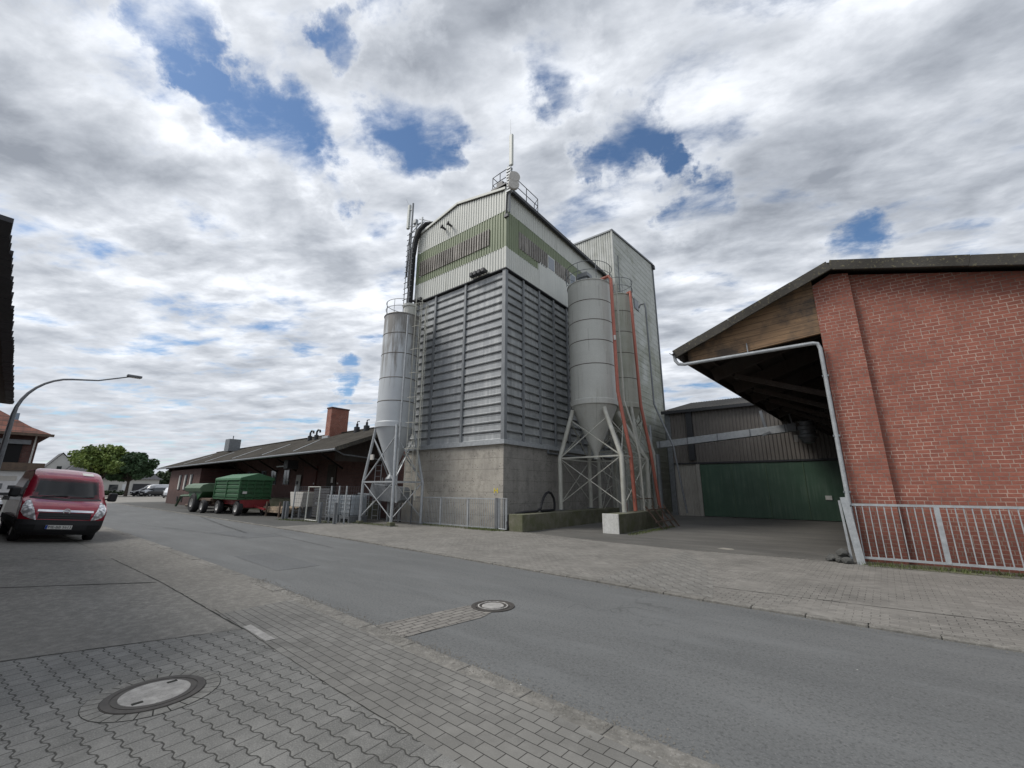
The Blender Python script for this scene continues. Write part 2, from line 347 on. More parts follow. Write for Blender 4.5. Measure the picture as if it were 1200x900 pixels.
# ---- ground materials
def asphalt(name, c, c2, grit=.5, patch=.35, light=None):
    m, t, b = mk(name); P = wpos(t)
    mpn = t.new('ShaderNodeMapping'); t.put(mpn.inputs[0], P); mpn.inputs['Scale'].default_value = (.28, 1.3, 1); mpn.inputs['Rotation'].default_value = (0, 0, R(2))
    a = t.noise(mpn.outputs[0], 1.0, 6, .6); l = t.noise(P, .25, 4, .5)
    col = t.mix(t.mr(a, .35, .7), c, c2)
    col = t.mix(t.mr(l, .35, .65, 0., patch), col, tuple(q*.7 for q in c2))
    f = t.noise(P, 60, 4, .85); g = t.noise(P, 30, 3, .75)
    col = t.mix(t.mr(f, .56, .78, 0., grit), col, (.30, .30, .29))
    col = t.mix(t.mr(g, .50, .30, 0., grit), col, tuple(q*.45 for q in c2))
    # speckles of litter and chewing gum
    v = t.new('ShaderNodeTexVoronoi'); t.put(v.inputs['Vector'], P); v.inputs['Scale'].default_value = 2.3
    col = t.mix(t.m('LESS_THAN', v.outputs[0], .018), col, (.42, .42, .40))
    # fine cracks
    vc = t.new('ShaderNodeTexVoronoi', feature='DISTANCE_TO_EDGE'); wp = t.vm('ADD', P, t.vm('SCALE', t.comb(t.noise(P, 1.5, 5), t.noise(P, 1.7, 5), 0), None, 1.3)); t.put(vc.inputs['Vector'], wp); vc.inputs['Scale'].default_value = .22
    ck = t.m('MULTIPLY', t.m('LESS_THAN', vc.outputs[0], .0022), t.mr(t.noise(P, .5, 3), .48, .55))
    col = t.mix(t.m('MULTIPLY', ck, .3), col, (.02, .02, .02))
    if light: col = t.mix(t.mr(t.noise(mpn.outputs[0], 1.7, 7, .65), .5, .68, 0., light[1]), col, light[0])
    t.put(b.inputs['Base Color'], col); b.inputs['Roughness'].default_value = .85
    bump(t, b, t.m('ADD', f, t.m('MULTIPLY', g, .6)), .55, .004); return m
M['road'] = asphalt('road_asphalt', (.138, .142, .141), (.108, .112, .112), .75, .3, ((.165, .171, .172), .4))
M['roadpatch'] = asphalt('dark_asphalt_patch', (.118, .123, .125), (.096, .100, .102), .6, .3)
M['roadpatch2'] = asphalt('worn_asphalt_patch', (.126, .131, .133), (.102, .107, .109), .8, .3)
M['yard'] = asphalt('yard_asphalt', (.125, .120, .108), (.09, .087, .08), .4, .6, ((.155, .148, .135), .6))
M['fore'] = asphalt('forecourt_asphalt', (.085, .084, .078), (.060, .060, .056), .4, .4)
M['far'] = asphalt('far_yard_surface', (.24, .225, .20), (.19, .18, .16), .2, .3)
def zigzag(name, ang, pu, pv, c, c2, ox=0, oy=0, dirty=0.):
    """interlocking double-T pavers: zigzag joints one way, staggered straight joints the other"""
    m, t, b = mk(name); P = wpos(t)
    r = t.new('ShaderNodeVectorRotate', rotation_type='Z_AXIS'); t.put(r.inputs['Vector'], P); r.inputs['Angle'].default_value = ang
    X, Y, Z = t.sep(r.outputs[0])
    u = t.m('DIVIDE', Y, pu); v = t.m('DIVIDE', X, pv)
    # each boundary line n wobbles by a trapezoid wave, alternate sign
    n0 = t.m('ROUND', u)
    sgn = t.m('SUBTRACT', t.m('MULTIPLY', t.m('ABSOLUTE', t.m('MODULO', n0, 2.0)), 2.0), 1.0)
    tri = t.m('SUBTRACT', t.m('MULTIPLY', t.m('ABSOLUTE', t.m('SUBTRACT', t.m('FRACT', v), .5)), 4.0), 1.0)
    wave = t.m('MAXIMUM', t.m('MINIMUM', t.m('MULTIPLY', tri, 2.2), 1.0), -1.0)
    line = t.m('ADD', n0, t.m('MULTIPLY', t.m('MULTIPLY', wave, sgn), -.085))
    dl = t.m('SUBTRACT', u, line)
    du = t.m('MULTIPLY', t.m('ABSOLUTE', dl), pu)
    c_i = t.m('SUBTRACT', n0, t.m('LESS_THAN', dl, 0.0))
    v2 = t.m('ADD', v, t.m('ADD', .5, t.m('MULTIPLY', t.m('ABSOLUTE', t.m('MODULO', c_i, 2.0)), .5)))
    fv = t.m('FRACT', v2); dv = t.m('MULTIPLY', .85, t.m('MULTIPLY', t.m('MINIMUM', fv, t.m('SUBTRACT', 1.0, fv)), pv))
    jt = t.m('MINIMUM', t.m('MULTIPLY', du, .52), dv)
    jt = t.m('ADD', jt, t.m('MULTIPLY', t.m('SUBTRACT', t.noise(P, 25, 4), .5), .004))
    joint = t.mr(jt, .0018, .0042, 1., 0.)
    wn = t.new('ShaderNodeTexWhiteNoise', noise_dimensions='2D'); t.put(wn.inputs['Vector'], t.comb(c_i, t.m('FLOOR', v2), 0))
    col = t.mix(wn.outputs[0], c, c2)
    big = t.noise(P, .8, 6, .6)
    col = t.mix(t.mr(big, .38, .7, 0., .55), col, tuple(q*.62 for q in c2))
    f = t.noise(P, 90, 3, .7)
    col = t.mix(t.mr(f, .5, .72, 0., .5), col, (.34, .33, .31))
    col = t.mix(t.mr(f, .48, .3, 0., .45), col, (.05, .05, .048))
    col = t.mix(t.mr(t.noise(P, 5, 6, .65), .48, .66, 0., .4), col, (.25, .245, .23))
    col = t.mix(t.m('MULTIPLY', joint, .93), col, (.026, .025, .021))
    vs_ = t.new('ShaderNodeTexVoronoi'); t.put(vs_.inputs['Vector'], P); vs_.inputs['Scale'].default_value = 1.9
    col = t.mix(t.m('LESS_THAN', vs_.outputs[0], .016), col, (.55, .55, .52))
    stn = t.noise(P, 1.7, 5, .6); col = t.mix(t.mr(stn, .60, .68, 0., .35), col, (.07, .068, .062))
    t.put(b.inputs['Base Color'], col); b.inputs['Roughness'].default_value = .85
    bump(t, b, t.m('ADD', t.mr(jt, .0, .011), t.m('MULTIPLY', f, .12)), .7, .006); return m
def setts(name, ang, bw, bh, c, c2, ms=.008, wear=0., moss=0., off=.5):
    m, t, b = mk(name); P = wpos(t)
    r = t.new('ShaderNodeVectorRotate', rotation_type='Z_AXIS'); t.put(r.inputs['Vector'], P); r.inputs['Angle'].default_value = ang
    wb = t.vm('ADD', r.outputs[0], t.vm('SCALE', t.comb(t.noise(P, 3, 3), t.noise(P, 3.3, 3), 0), None, .02))
    n = t.new('ShaderNodeTexBrick'); t.put(n.inputs['Vector'], wb); n.inputs['Scale'].default_value = 1
    n.inputs['Brick Width'].default_value = bw; n.inputs['Row Height'].default_value = bh; n.inputs['Mortar Size'].default_value = ms
    n.inputs['Mortar Smooth'].default_value = .4; n.offset = off
    n.inputs['Color1'].default_value = (0, 0, 0, 1); n.inputs['Color2'].default_value = (1, 1, 1, 1)
    col = t.mix(n.outputs['Color'], c, c2)
    big = t.noise(P, .7, 6, .6)
    col = t.mix(t.mr(big, .38, .7, 0., .5), col, tuple(q*.62 for q in c2))
    f = t.noise(P, 80, 3, .7)
    col = t.mix(t.mr(f, .5, .75, 0., .3), col, (.30, .29, .27))
    col = t.mix(t.mr(t.noise(P, 4, 6, .65), .5, .7, 0., .3), col, tuple(min(1, q*1.5) for q in c))
    j = t.m('MULTIPLY', n.outputs['Fac'], .95)
    if wear: j = t.m('MULTIPLY', j, t.mr(t.noise(P, .9, 5, .6), .5 + wear*.2 - .12, .5 + wear*.2 + .1, 1., .12))
    col = t.mix(j, col, (.030, .028, .024))
    vs_ = t.new('ShaderNodeTexVoronoi'); t.put(vs_.inputs['Vector'], P); vs_.inputs['Scale'].default_value = 1.9
    col = t.mix(t.m('LESS_THAN', vs_.outputs[0], .016), col, (.55, .55, .52))
    stn = t.noise(P, 1.7, 5, .6); col = t.mix(t.mr(stn, .60, .68, 0., .35), col, (.07, .068, .062))
    if moss:
        col = t.mix(t.m('MULTIPLY', t.mr(t.noise(P, 3, 6, .65), .45, .6), moss), col, (.10, .105, .04))
    t.put(b.inputs['Base Color'], col); b.inputs['Roughness'].default_value = .88
    bump(t, b, t.m('SUBTRACT', t.m('MULTIPLY', f, .15), j), .6, .006); return m
M['zigzag'] = zigzag('interlocking_pavers', R(-4), .142, .170, (.192, .190, .178), (.142, .141, .132))
M['rect'] = setts('block_pavers', R(3), .19, .10, (.195, .190, .175), (.148, .144, .133), .0044)
M['apron'] = setts('worn_apron_pavers', R(3), .19, .10, (.225, .214, .194), (.168, .16, .145), .006, .1)
M['apron2'] = zigzag('worn_interlocking_pavers', R(45), .20, .22, (.215, .207, .188), (.16, .154, .14))
M['inset'] = setts('inset_pavers', R(95), .21, .095, (.22, .208, .188), (.17, .16, .146), .008)
M['mosspave'] = setts('mossy_pavers', R(3), .2, .1, (.15, .145, .12), (.11, .105, .085), .012, 0, .75)
def slab(name, c, c2, dark=.5):
    m, t, b = mk(name); P = wpos(t)
    n = t.noise(P, 1.0, 9, .7); f = t.noise(P, 36, 5, .8); g = t.noise(P, 9, 6, .7)
    col = t.mix(t.mr(n, .35, .68), c, c2)
    col = t.mix(t.mr(g, .45, .62, 0., .6), col, tuple(min(1, q*1.6) for q in c))
    col = t.mix(t.mr(f, .45, .68, 0., .65), col, tuple(q*.35 for q in c2))
    col = t.mix(t.mr(t.noise(P, 38, 3, .7), .55, .7, 0., .6), col, (.33, .32, .30))
    col = t.mix(t.mr(t.noise(P, .33, 3), .4, .65, 0., dark), col, tuple(q*.55 for q in c2))
    t.put(b.inputs['Base Color'], col); b.inputs['Roughness'].default_value = .9
    bump(t, b, t.m('ADD', f, g), .5, .006); return m
M['slab'] = slab('driveway_concrete', (.205, .197, .178), (.145, .139, .126), .3)
M['kerbm'] = slab('kerb_stone', (.215, .205, .185), (.125, .12, .107), .4)
M['ringpaver'] = slab('ring_paver', (.20, .196, .18), (.15, .147, .135), .2)
M['postm'] = mat('grey_post', (.25, .265, .275), (.18, .19, .20), .5, 2, .15)
M['strip'] = slab('worn_footway', (.20, .19, .17), (.145, .137, .122), .3)
M['seamfill'] = plain('joint_dirt', (.022, .022, .018), .95)
M['iron'] = mat('cast_iron', (.085, .078, .07), (.055, .05, .046), .7, 12, .3)
M['mhconc'] = slab('manhole_concrete', (.36, .35, .33), (.27, .262, .25), .2)
M['earth'] = slab('far_ground', (.10, .10, .075), (.075, .08, .055))
def leafmat(name, c, c2):
    m, t, b = mk(name); P = wpos(t)
    t.put(b.inputs['Base Color'], t.mix(t.mr(t.noise(P, .9, 4), .35, .65), c, c2)); b.inputs['Roughness'].default_value = .7
    b.inputs['Subsurface Weight'].default_value = 0
    return m
M['leafA'] = leafmat('yellow_green_leaves', (.19, .25, .05), (.09, .14, .035))
M['leafB'] = leafmat('dark_leaves', (.05, .10, .035), (.03, .06, .024))
M['leafC'] = leafmat('hedge_leaves', (.05, .075, .03), (.03, .05, .02))
M['grass'] = leafmat('grass_blades', (.11, .14, .04), (.075, .09, .03))
M['bark'] = mat('bark', (.09, .07, .055), (.055, .045, .035), .9, 4)

# ------------------------------------------------------------------ mesh helpers
def tag(o, label=None, cat=None, group=None, kind=None):
    if label: o['label'] = label
    if cat: o['category'] = cat
    if group: o['group'] = group
    if kind: o['kind'] = kind
    return o
def thing(name, label, cat, loc=(0, 0, 0), group=None, local=False, rot=(0, 0, 0)):
    o = bpy.data.objects.new(name, None); COL.objects.link(o); o.empty_display_size = .2
    o.location = loc; o.rotation_euler = rot; o['_l'] = 1 if local else 0
    return tag(o, label, cat, group)
def root_of(o):
    while o.parent: o = o.parent
    return o
class MB:
    def __init__(s): s.v = []; s.f = []
    def add(s, vs, fs):
        k = len(s.v); s.v += [tuple(v) for v in vs]; s.f += [tuple(k+i for i in f) for f in fs]; return s
    def box(s, x0, x1, y0, y1, z0, z1):
        return s.add([(x, y, z) for x in (x0, x1) for y in (y0, y1) for z in (z0, z1)],
                     [(0, 1, 3, 2), (4, 6, 7, 5), (0, 4, 5, 1), (2, 3, 7, 6), (0, 2, 6, 4), (1, 5, 7, 3)])
    def bar(s, p, q, w=.05, h=None, up=(0, 0, 1)):
        h = h or w; p = Vector(p); q = Vector(q); d = (q-p).normalized(); up = Vector(up)
        if abs(d.dot(up)) > .98: up = Vector((0, 1, 0)) if abs(d.y) < .9 else Vector((1, 0, 0))
        a = d.cross(up).normalized()*w/2; b = a.cross(d).normalized()*h/2
        return s.add([e + i*a + j*b for e in (p, q) for i in (-1, 1) for j in (-1, 1)],
                     [(0, 1, 3, 2), (4, 6, 7, 5), (0, 4, 5, 1), (2, 3, 7, 6), (0, 2, 6, 4), (1, 5, 7, 3)])
    def tube(s, pts, r, n=8, cap=True):
        pts = [Vector(p) for p in pts]; rr = r if isinstance(r, (list, tuple)) else [r]*len(pts)
        rings = []; prev = None
        for i, p in enumerate(pts):
            d = (pts[min(i+1, len(pts)-1)] - pts[max(i-1, 0)]).normalized()
            if prev is None:
                up = Vector((0, 0, 1)) if abs(d.z) < .9 else Vector((1, 0, 0))
                a = d.cross(up).normalized()
            else:
                a = (prev - d*prev.dot(d)).normalized()
            prev = a; b = d.cross(a)
            rings.append([p + (a*math.cos(2*PI*k/n) + b*math.sin(2*PI*k/n))*rr[i] for k in range(n)])
        vs = [v for r_ in rings for v in r_]; fs = []
        for i in range(len(pts)-1):
            for k in range(n): fs.append((i*n+k, i*n+(k+1) % n, (i+1)*n+(k+1) % n, (i+1)*n+k))
        if cap: fs += [tuple(reversed(range(n))), tuple(range((len(pts)-1)*n, len(pts)*n))]
        return s.add(vs, fs)
    def lathe(s, prof, c, n=48, a0=0, a1=2*PI):
        """prof: (r, z) list around vertical axis at c"""
        full = abs(a1-a0-2*PI) < 1e-6; m = n if full else n+1
        vs = []; fs = []
        for r, z in prof:
            for k in range(m):
                a = a0+(a1-a0)*k/n; vs.append((c[0]+r*math.cos(a), c[1]+r*math.sin(a), z + (c[2] if len(c) > 2 else 0)))
        for i in range(len(prof)-1):
            for k in range(n if full else n):
                k2 = (k+1) % m; fs.append((i*m+k, i*m+k2, (i+1)*m+k2, (i+1)*m+k))
        return s.add(vs, fs)
    def prism(s, poly, axis, a, b):
        """extrude a 2-D polygon along axis ('x': poly is (y,z); 'y': (x,z); 'z': (x,y))"""
        def P(p, t):
            return (t, p[0], p[1]) if axis == 'x' else (p[0], t, p[1]) if axis == 'y' else (p[0], p[1], t)
        n = len(poly); vs = [P(p, a) for p in poly] + [P(p, b) for p in poly]
        return s.add(vs, [tuple(range(n)), tuple(range(2*n-1, n-1, -1))] + [(i, (i+1) % n, n+(i+1) % n, n+i) for i in range(n)])
    def build(s, name, m, parent=None, smooth=False, bev=0, local=None):
        off = Vector((0, 0, 0))
        if parent is not None:
            r = root_of(parent)
            if not r.get('_l'): off = r.location
        me = bpy.data.meshes.new(name); me.from_pydata([tuple(Vector(v)-off) for v in s.v], [], s.f); me.update()
        bm = bmesh.new(); bm.from_mesh(me); bmesh.ops.recalc_face_normals(bm, faces=bm.faces); bm.to_mesh(me); bm.free()
        o = bpy.data.objects.new(name, me); COL.objects.link(o); me.materials.append(M[m] if isinstance(m, str) else m)
        if parent is not None: o.parent = parent
        if smooth:
            me.shade_smooth()
            try: me.set_sharp_from_angle(angle=R(35))
            except Exception: pass
        if bev:
            md = o.modifiers.new('bev', 'BEVEL'); md.width = bev; md.segments = 2; md.limit_method = 'ANGLE'
        return o
def poly(name, pts, z, m, kind='structure', parent=None):
    mb = MB(); mb.add([(p[0], p[1], z if not callable(z) else z(*p)) for p in pts], [tuple(range(len(pts)))])
    me = bpy.data.meshes.new(name); me.from_pydata(mb.v, [], mb.f); bm = bmesh.new(); bm.from_mesh(me)
    bmesh.ops.triangulate(bm, faces=bm.faces)
    for f in bm.faces:
        if f.normal.z < 0: f.normal_flip()
    bm.to_mesh(me); bm.free()
    o = bpy.data.objects.new(name, me); COL.objects.link(o); me.materials.append(M[m])
    if kind: o['kind'] = kind
    return o
def copy_tree(o, parent=None):
    c = o.copy(); COL.objects.link(c); c.parent = parent
    for ch in [q for q in bpy.data.objects if q.parent == o]: copy_tree(ch, c)
    return c
def corr(mb, o, u, L, top, bot, pitch=.18, dep=.032, nrm=(0, -1, 0), prof=None):
    """trapezoid ribbed sheet: o start (x,y), u unit dir (x,y), length L; top(s)/bot(s) heights"""
    prof = prof or [(0, 0), (.30, 0), (.42, 1), (.88, 1), (1.0, 0)]
    ss = []; k = 0
    while k*pitch < L:
        for a, h in prof[:-1]:
            s_ = (k+a)*pitch
            if s_ < L: ss.append((s_, h))
        k += 1
    ss.append((L, 0))
    vs = []; fs = []
    for s_, h in ss:
        x = o[0]+u[0]*s_+nrm[0]*dep*h; y = o[1]+u[1]*s_+nrm[1]*dep*h
        vs += [(x, y, bot(s_)), (x, y, top(s_))]
    for i in range(len(ss)-1): fs.append((2*i, 2*i+2, 2*i+3, 2*i+1))
    mb.add(vs, fs); return mb
K = lambda c: (lambda s: c)

# ------------------------------------------------------------------ ground
KN = [(8, 3.1), (3, 3.15), (-.8, 3.2), (-3.1, 3.38), (-4.9, 3.5), (-7, 3.66), (-9, 3.76), (-13, 3.9), (-21, 4.15), (-34, 4.3), (-50, 4.6), (-62, 4.8)]
KF = [(8, 7.1), (1.3, 7.36), (-2, 7.45), (-3.9, 7.62), (-8, 7.95), (-12.7, 8.3), (-19.85, 8.72), (-31, 9.2), (-52, 10), (-62, 10.4)]
KI = [(x, y-.2) for x, y in KN]
poly('ground', [(-900, -900), (900, -900), (900, 900), (-900, 900)], -.075, 'earth')
poly('road', [(8, 3.0)] + [(x, y-.05) for x, y in KN[1:]] + [(x, y+.05) for x, y in reversed(KF)], -.03, 'road')
poly('road', [(60, 2.6), (60, 6.8), (8, 7.15), (8, 3.05)], -.03, 'road')
# far yard the road opens into
poly('far_yard', [(-62.02, 4.75), (-62.02, 10.45), (-66, 26), (-130, 60), (-150, 30), (-130, -6), (-70, -6)], -.03, 'far')
# zigzag pavers with the manhole, near left
mh = (-4.74, 1.33)
poly('paved_forecourt', [(-5.98, 2.42), (-2.8, 2.25), (3, 2.1), (60, 1.6), (60, -12), (-10.9, -12), (-10.1, -8)], 0, 'zigzag')
poly('pavement', [(-6.9, 2.46), (-5.98, 2.42), (-2.8, 2.25), (3, 2.1), (60, 1.6), (60, 2.7), (8, 2.95), (3, 2.97), (-.8, 3.02), (-3.1, 3.19), (-4.9, 3.31), (-6.9, 3.45)], 0, 'rect')
poly('footway', [(-6.9, 3.45), (-9, 3.56), (-13, 3.7), (-21, 3.95), (-34, 4.1), (-50, 4.4), (-62, 4.6), (-62, 2.8), (-25, 2.62), (-14.95, 2.55), (-9.93, 2.55), (-6.9, 2.46)], 0, 'strip')
# concrete driveway that rises a little away from the road where the van stands
def dz(x, y):
    s = max(0., min(1., (-11-x)/5)); s = s*s*(3-2*s)
    return s*.085*max(0., min(2.56-y, 4))
mb = MB(); NX, NY = 60, 24; vs = []; fs = []
for j in range(NY+1):
    v = j/NY; y = 2.55 - v*12.5
    xr = -5.98 - (2.42-min(y, 2.42))*.40 if y < 2.42 else -5.98
    xr = max(xr, -11.0)
    for i in range(NX+1):
        x = xr + (-62-xr)*(i/NX)**1.6
        yy = y
        if j == 0: yy = 2.42 + (2.56-2.42)*min(1, (xr-x)/4)
        vs.append((x, yy, dz(x, yy)))
for j in range(NY):
    for i in range(NX): a = j*(NX+1)+i; fs.append((a, a+1, a+NX+2, a+NX+1))
mb.add(vs, fs); o = mb.build('driveway', 'slab'); tag(o, kind='structure')
# joint dirt lines on the driveway
def crack(pts, w=.02, z=.004, name='driveway_joint', m='seamfill'):
    mb = MB(); vs = []
    P2 = []
    for (a, b), (c, d_) in zip(pts[:-1], pts[1:]):
        n = max(2, int(math.hypot(c-a, d_-b)/.12))
        for k in range(n): P2.append((a+(c-a)*k/n+random.uniform(-.006, .006), b+(d_-b)*k/n+random.uniform(-.006, .006)))
    P2.append(pts[-1])
    for i, (x, y) in enumerate(P2):
        q = P2[min(i+1, len(P2)-1)]; r_ = P2[max(i-1, 0)]; dx, dy = q[0]-r_[0], q[1]-r_[1]; l = math.hypot(dx, dy) or 1
        ww = w*random.uniform(.35, 1.1)/2
        vs += [(x-dy/l*ww, y+dx/l*ww, z+dz(x, y)), (x+dy/l*ww, y-dx/l*ww, z+dz(x, y))]
    mb.add(vs, [(2*i, 2*i+2, 2*i+3, 2*i+1) for i in range(len(P2)-1)])
    o = mb.build(name, m); tag(o, kind='structure'); return o
crack([(-11.9, .1), (-10.9, 1.4), (-9.95, 2.5)], .05)
crack([(-6.75, .5), (-5.98, 2.42)], .016); crack([(-7.9, -2.4), (-6.75, .5)], .016)
crack([(-5.98, 2.43), (-9.93, 2.56), (-14, 2.56)], .02)
crack([(-14.8, 1.2), (-13.8, 1.9), (-13.9, 2.5)], .018)
crack([(-7.17, 2.52), (-5.97, 2.44), (-3.5, 2.28), (-2.6, 2.25)], .008)
crack([(-30, 9.0), (-22, 7.6), (-18, 7.0)], .035); crack([(-26, 5.4), (-18, 6.2), (-16.5, 6.4)], .03)
crack([(-6.9, 13.34), (-3.8, 13.03), (-.2, 13.3)], .045, name='yard_joint')
crack([(-2.1, 8.49), (-.16, 8.6), (4, 8.9)], .02, name='yard_joint')
crack([(-12, 7.0), (-15, 7.3), (-17.2, 7.6), (-17.0, 6.9)], .02, z=-.026)
o = poly('white_kerb_paver', [(-6.07, 2.56), (-5.31, 2.52), (-5.32, 2.42), (-6.05, 2.46)], .004, 'mhconc')
# kerb stones (near): worn, slightly uneven
def kerb(line, wid, name, m, z1=.004, seg=.62, z0=-.075):
    mb = MB()
    for (a, b), (c, d_) in zip(line[:-1], line[1:]):
        L = math.hypot(c-a, d_-b); n = max(1, int(L/seg)); ux, uy = (c-a)/L, (d_-b)/L; nx, ny = uy, -ux
        for k in range(n):
            s0 = L*k/n+.004; s1 = L*(k+1)/n-.004; j = random.uniform(-.012, .012); h = z1+random.uniform(-.006, .004)
            p = [(a+ux*s0+nx*j, b+uy*s0+ny*j), (a+ux*s1+nx*j, b+uy*s1+ny*j)]
            base = [p[0], p[1], (p[1][0]+nx*wid, p[1][1]+ny*wid), (p[0][0]+nx*wid, p[0][1]+ny*wid)]
            mb.add([(x, y, z0) for x, y in base]+[(x, y, h+random.uniform(-.004, .004)) for x, y in base],
                   [(0, 1, 2, 3), (7, 6, 5, 4), (0, 4, 5, 1), (1, 5, 6, 2), (2, 6, 7, 3), (3, 7, 4, 0)])
    o = mb.build(name, m, bev=.012); tag(o, kind='structure'); return o
kerb(list(reversed(KN)), .20, 'kerb', 'kerbm')
kerb(list(KF), .14, 'kerb', 'kerbm', .006)
# apron between far kerb and plots
AP = [(-19.9, 8.85)] + [(-12.7, 8.43), (-8, 8.08), (-3.9, 7.75), (-2, 7.58), (1.3, 7.49), (8, 7.23), (60, 6.9), (60, 13.5), (9, 13.5), (-.2, 13.3), (-3.8, 13.02), (-6.9, 13.33), (-11.0, 14.2), (-15, 14.15), (-19.4, 14.0)]
poly('apron_paving', AP, 0, 'apron')
poly('apron_patch', [(-3.95, 7.78), (-3.75, 12.7), (-2.9, 11.0), (-2.2, 9.0), (-1.9, 7.62)], .004, 'apron2')
poly('yard', [(-.2, 13.3), (-3.8, 13.02), (-6.9, 13.33), (-11.0, 14.2), (-11.7, 14.3), (-11.7, 33), (3, 33), (3, 13.85), (.2, 13.85), (.2, 13.32)], -.004, 'yard')
poly('mossy_strip', [(.2, 13.32), (9, 13.5), (40, 13.5), (40, 13.87), (.2, 13.87)], .002, 'mosspave')
poly('mossy_strip', [(.15, 12.95), (9, 13.1), (40, 13.2), (40, 13.46), (9, 13.46), (.15, 13.29)], .005, 'mosspave')
poly('forecourt', [(-19.9, 8.85), (-31, 9.33), (-52, 10.13), (-62, 10.53), (-66, 26), (-66, 34), (-18, 34), (-18.6, 14.6), (-19.4, 14.0)], -.002, 'fore')
# patched strip of setts in the road leading to the iron cover
poly('road_inset', [(-4.93, 3.56), (-4.30, 3.48), (-4.11, 4.66), (-4.18, 4.98), (-4.66, 4.98)], -.024, 'inset')
poly('pale_stain', [(-3.2, 13.9), (-2.9, 13.8), (-2.75, 13.95), (-2.85, 14.15), (-3.1, 14.2)], 0.001, 'conc')
# grass and weeds at the foot of fences
def weeds(name, segs, n, hmin=.02, hmax=.09, spread=.12):
    mb = MB()
    for i in range(n):
        (a, b), (c, d_) = random.choice(segs); t = random.random(); t = (int(t*9)+random.random()**2)/9
        x = a+(c-a)*t+random.gauss(0, spread); y = b+(d_-b)*t+random.gauss(0, spread); h = random.uniform(hmin, hmax); an = random.uniform(0, PI)
        dx, dy = math.cos(an)*.008, math.sin(an)*.008; lx, ly = random.gauss(0, .025), random.gauss(0, .025)
        mb.add([(x-dx, y-dy, 0), (x+dx, y+dy, 0), (x+lx, y+ly, h)], [(0, 1, 2)])
    o = mb.build(name, 'grass'); tag(o, 'low grass and weeds growing along the foot of the fences', 'weeds', kind='stuff'); return o
weeds('weeds', [((-15.9, 13.75), (-11.0, 13.8)), ((-12.9, 13.7), (-11.4, 13.75)), ((-20, 12.2), (-16, 12.3)), ((-24, 10.8), (-20, 11.6)), ((.2, 13.15), (3.2, 13.5)), ((3, 13.3), (8, 13.5)), ((-6.6, 15.8), (-6.5, 20.5))], 5200, .02, .11)

# loose grit gathered along the kerbs and joints
def grit(name, lines, n, label):
    mb = MB()
    for i in range(n):
        ln = random.choice(lines); k = random.randrange(len(ln)-1); (a, b), (c, d_) = ln[k], ln[k+1]; t = random.random()
        x = a+(c-a)*t+random.gauss(0, .05); y = b+(d_-b)*t+random.gauss(0, .09); q = random.uniform(.003, .010); z = .002 if not (KNy(x)+.02 < y < KFy(x)-.02) else -.028
        mb.add([(x-q, y-q, z), (x+q, y-q*.6, z), (x+q*.3, y+q, z), (x, y, z+q*1.3)], [(0, 1, 3), (1, 2, 3), (2, 0, 3)])
    tag(mb.build(name, 'grits'), label, 'grit', kind='stuff')
def KNy(x):
    q = sorted(KN); 
    for (a, b), (c, d_) in zip(q[:-1], q[1:]):
        if a <= x <= c: return b+(d_-b)*(x-a)/(c-a)
    return 3
def KFy(x):
    q = sorted(KF)
    for (a, b), (c, d_) in zip(q[:-1], q[1:]):
        if a <= x <= c: return b+(d_-b)*(x-a)/(c-a)
    return 8
M['grits'] = plain('pale_grit', (.20, .19, .17), .9)
grit('loose_grit', [KN[:7], KN[:7], KF[:6], [(-11, 14.0), (-6.9, 13.33), (-3.8, 13.02), (-.2, 13.3)]], 5200, 'loose grit and small stones along the kerbs')
# repair patches in the carriageway
poly('road_patch', [(-12.4, 4.6), (-9.6, 4.4), (-9.5, 5.3), (-12.2, 5.5)], -.026, 'roadpatch')
poly('road_patch', [(-19.5, 6.2), (-16.4, 6.3), (-16.2, 7.5), (-19.4, 7.3)], -.026, 'roadpatch')

# ------------------------------------------------------------------ manholes
def ring_top(mb, c, r0, r1, z, n=48, z2=None):
    mb.lathe([(r1, z-.02), (r1, z), (r0, z2 if z2 is not None else z)], (c[0], c[1]), n)
t_ = thing('manhole_cover', 'round manhole cover with pale concrete centre set in the zigzag pavers', 'manhole', (mh[0], mh[1], 0))
mb = MB(); ring_top(mb, mh, .285, .335, .009); ring_top(mb, mh, .235, .275, .009); mb.lathe([(.34, -.01), (.34, .005), (.0, .005)], mh); mb.build('iron_frame', 'iron', t_)
mb = MB(); mb.lathe([(.235, .006), (.232, .0115), (.0, .0125)], mh)
mb.build('concrete_lid', 'mhconc', t_)
mb = MB()
for k in range(26):
    a = 2*PI*k/26; a2 = 2*PI*(k+.90)/26; ww = .10
    mb.add([(mh[0]+r*math.cos(q), mh[1]+r*math.sin(q), z) for z in (-.01, .004) for r, q in ((.345, a), (.345+ww, a), (.345+ww, a2), (.345, a2))], [(4, 5, 6, 7), (0, 4, 7, 3), (0, 1, 5, 4), (1, 2, 6, 5), (2, 3, 7, 6)])
mb.build('paver_ring', 'ringpaver', t_)
mb = MB(); mb.lathe([(.449, .0022), (.34, .0022)], mh); mb.build('ring_joint', 'seamfill', t_)
for a in (2.3, 2.3+PI): MB().box(mh[0]+.19*math.cos(a)-.018, mh[0]+.19*math.cos(a)+.018, mh[1]+.19*math.sin(a)-.035, mh[1]+.19*math.sin(a)+.035, .0115, .0145).build('lifting_slot', 'seamfill', t_)
m2 = (-4.36, 5.18)
t_ = thing('manhole_cover', 'round iron manhole cover in the road at the end of a strip of setts', 'manhole', (m2[0], m2[1], -.03))
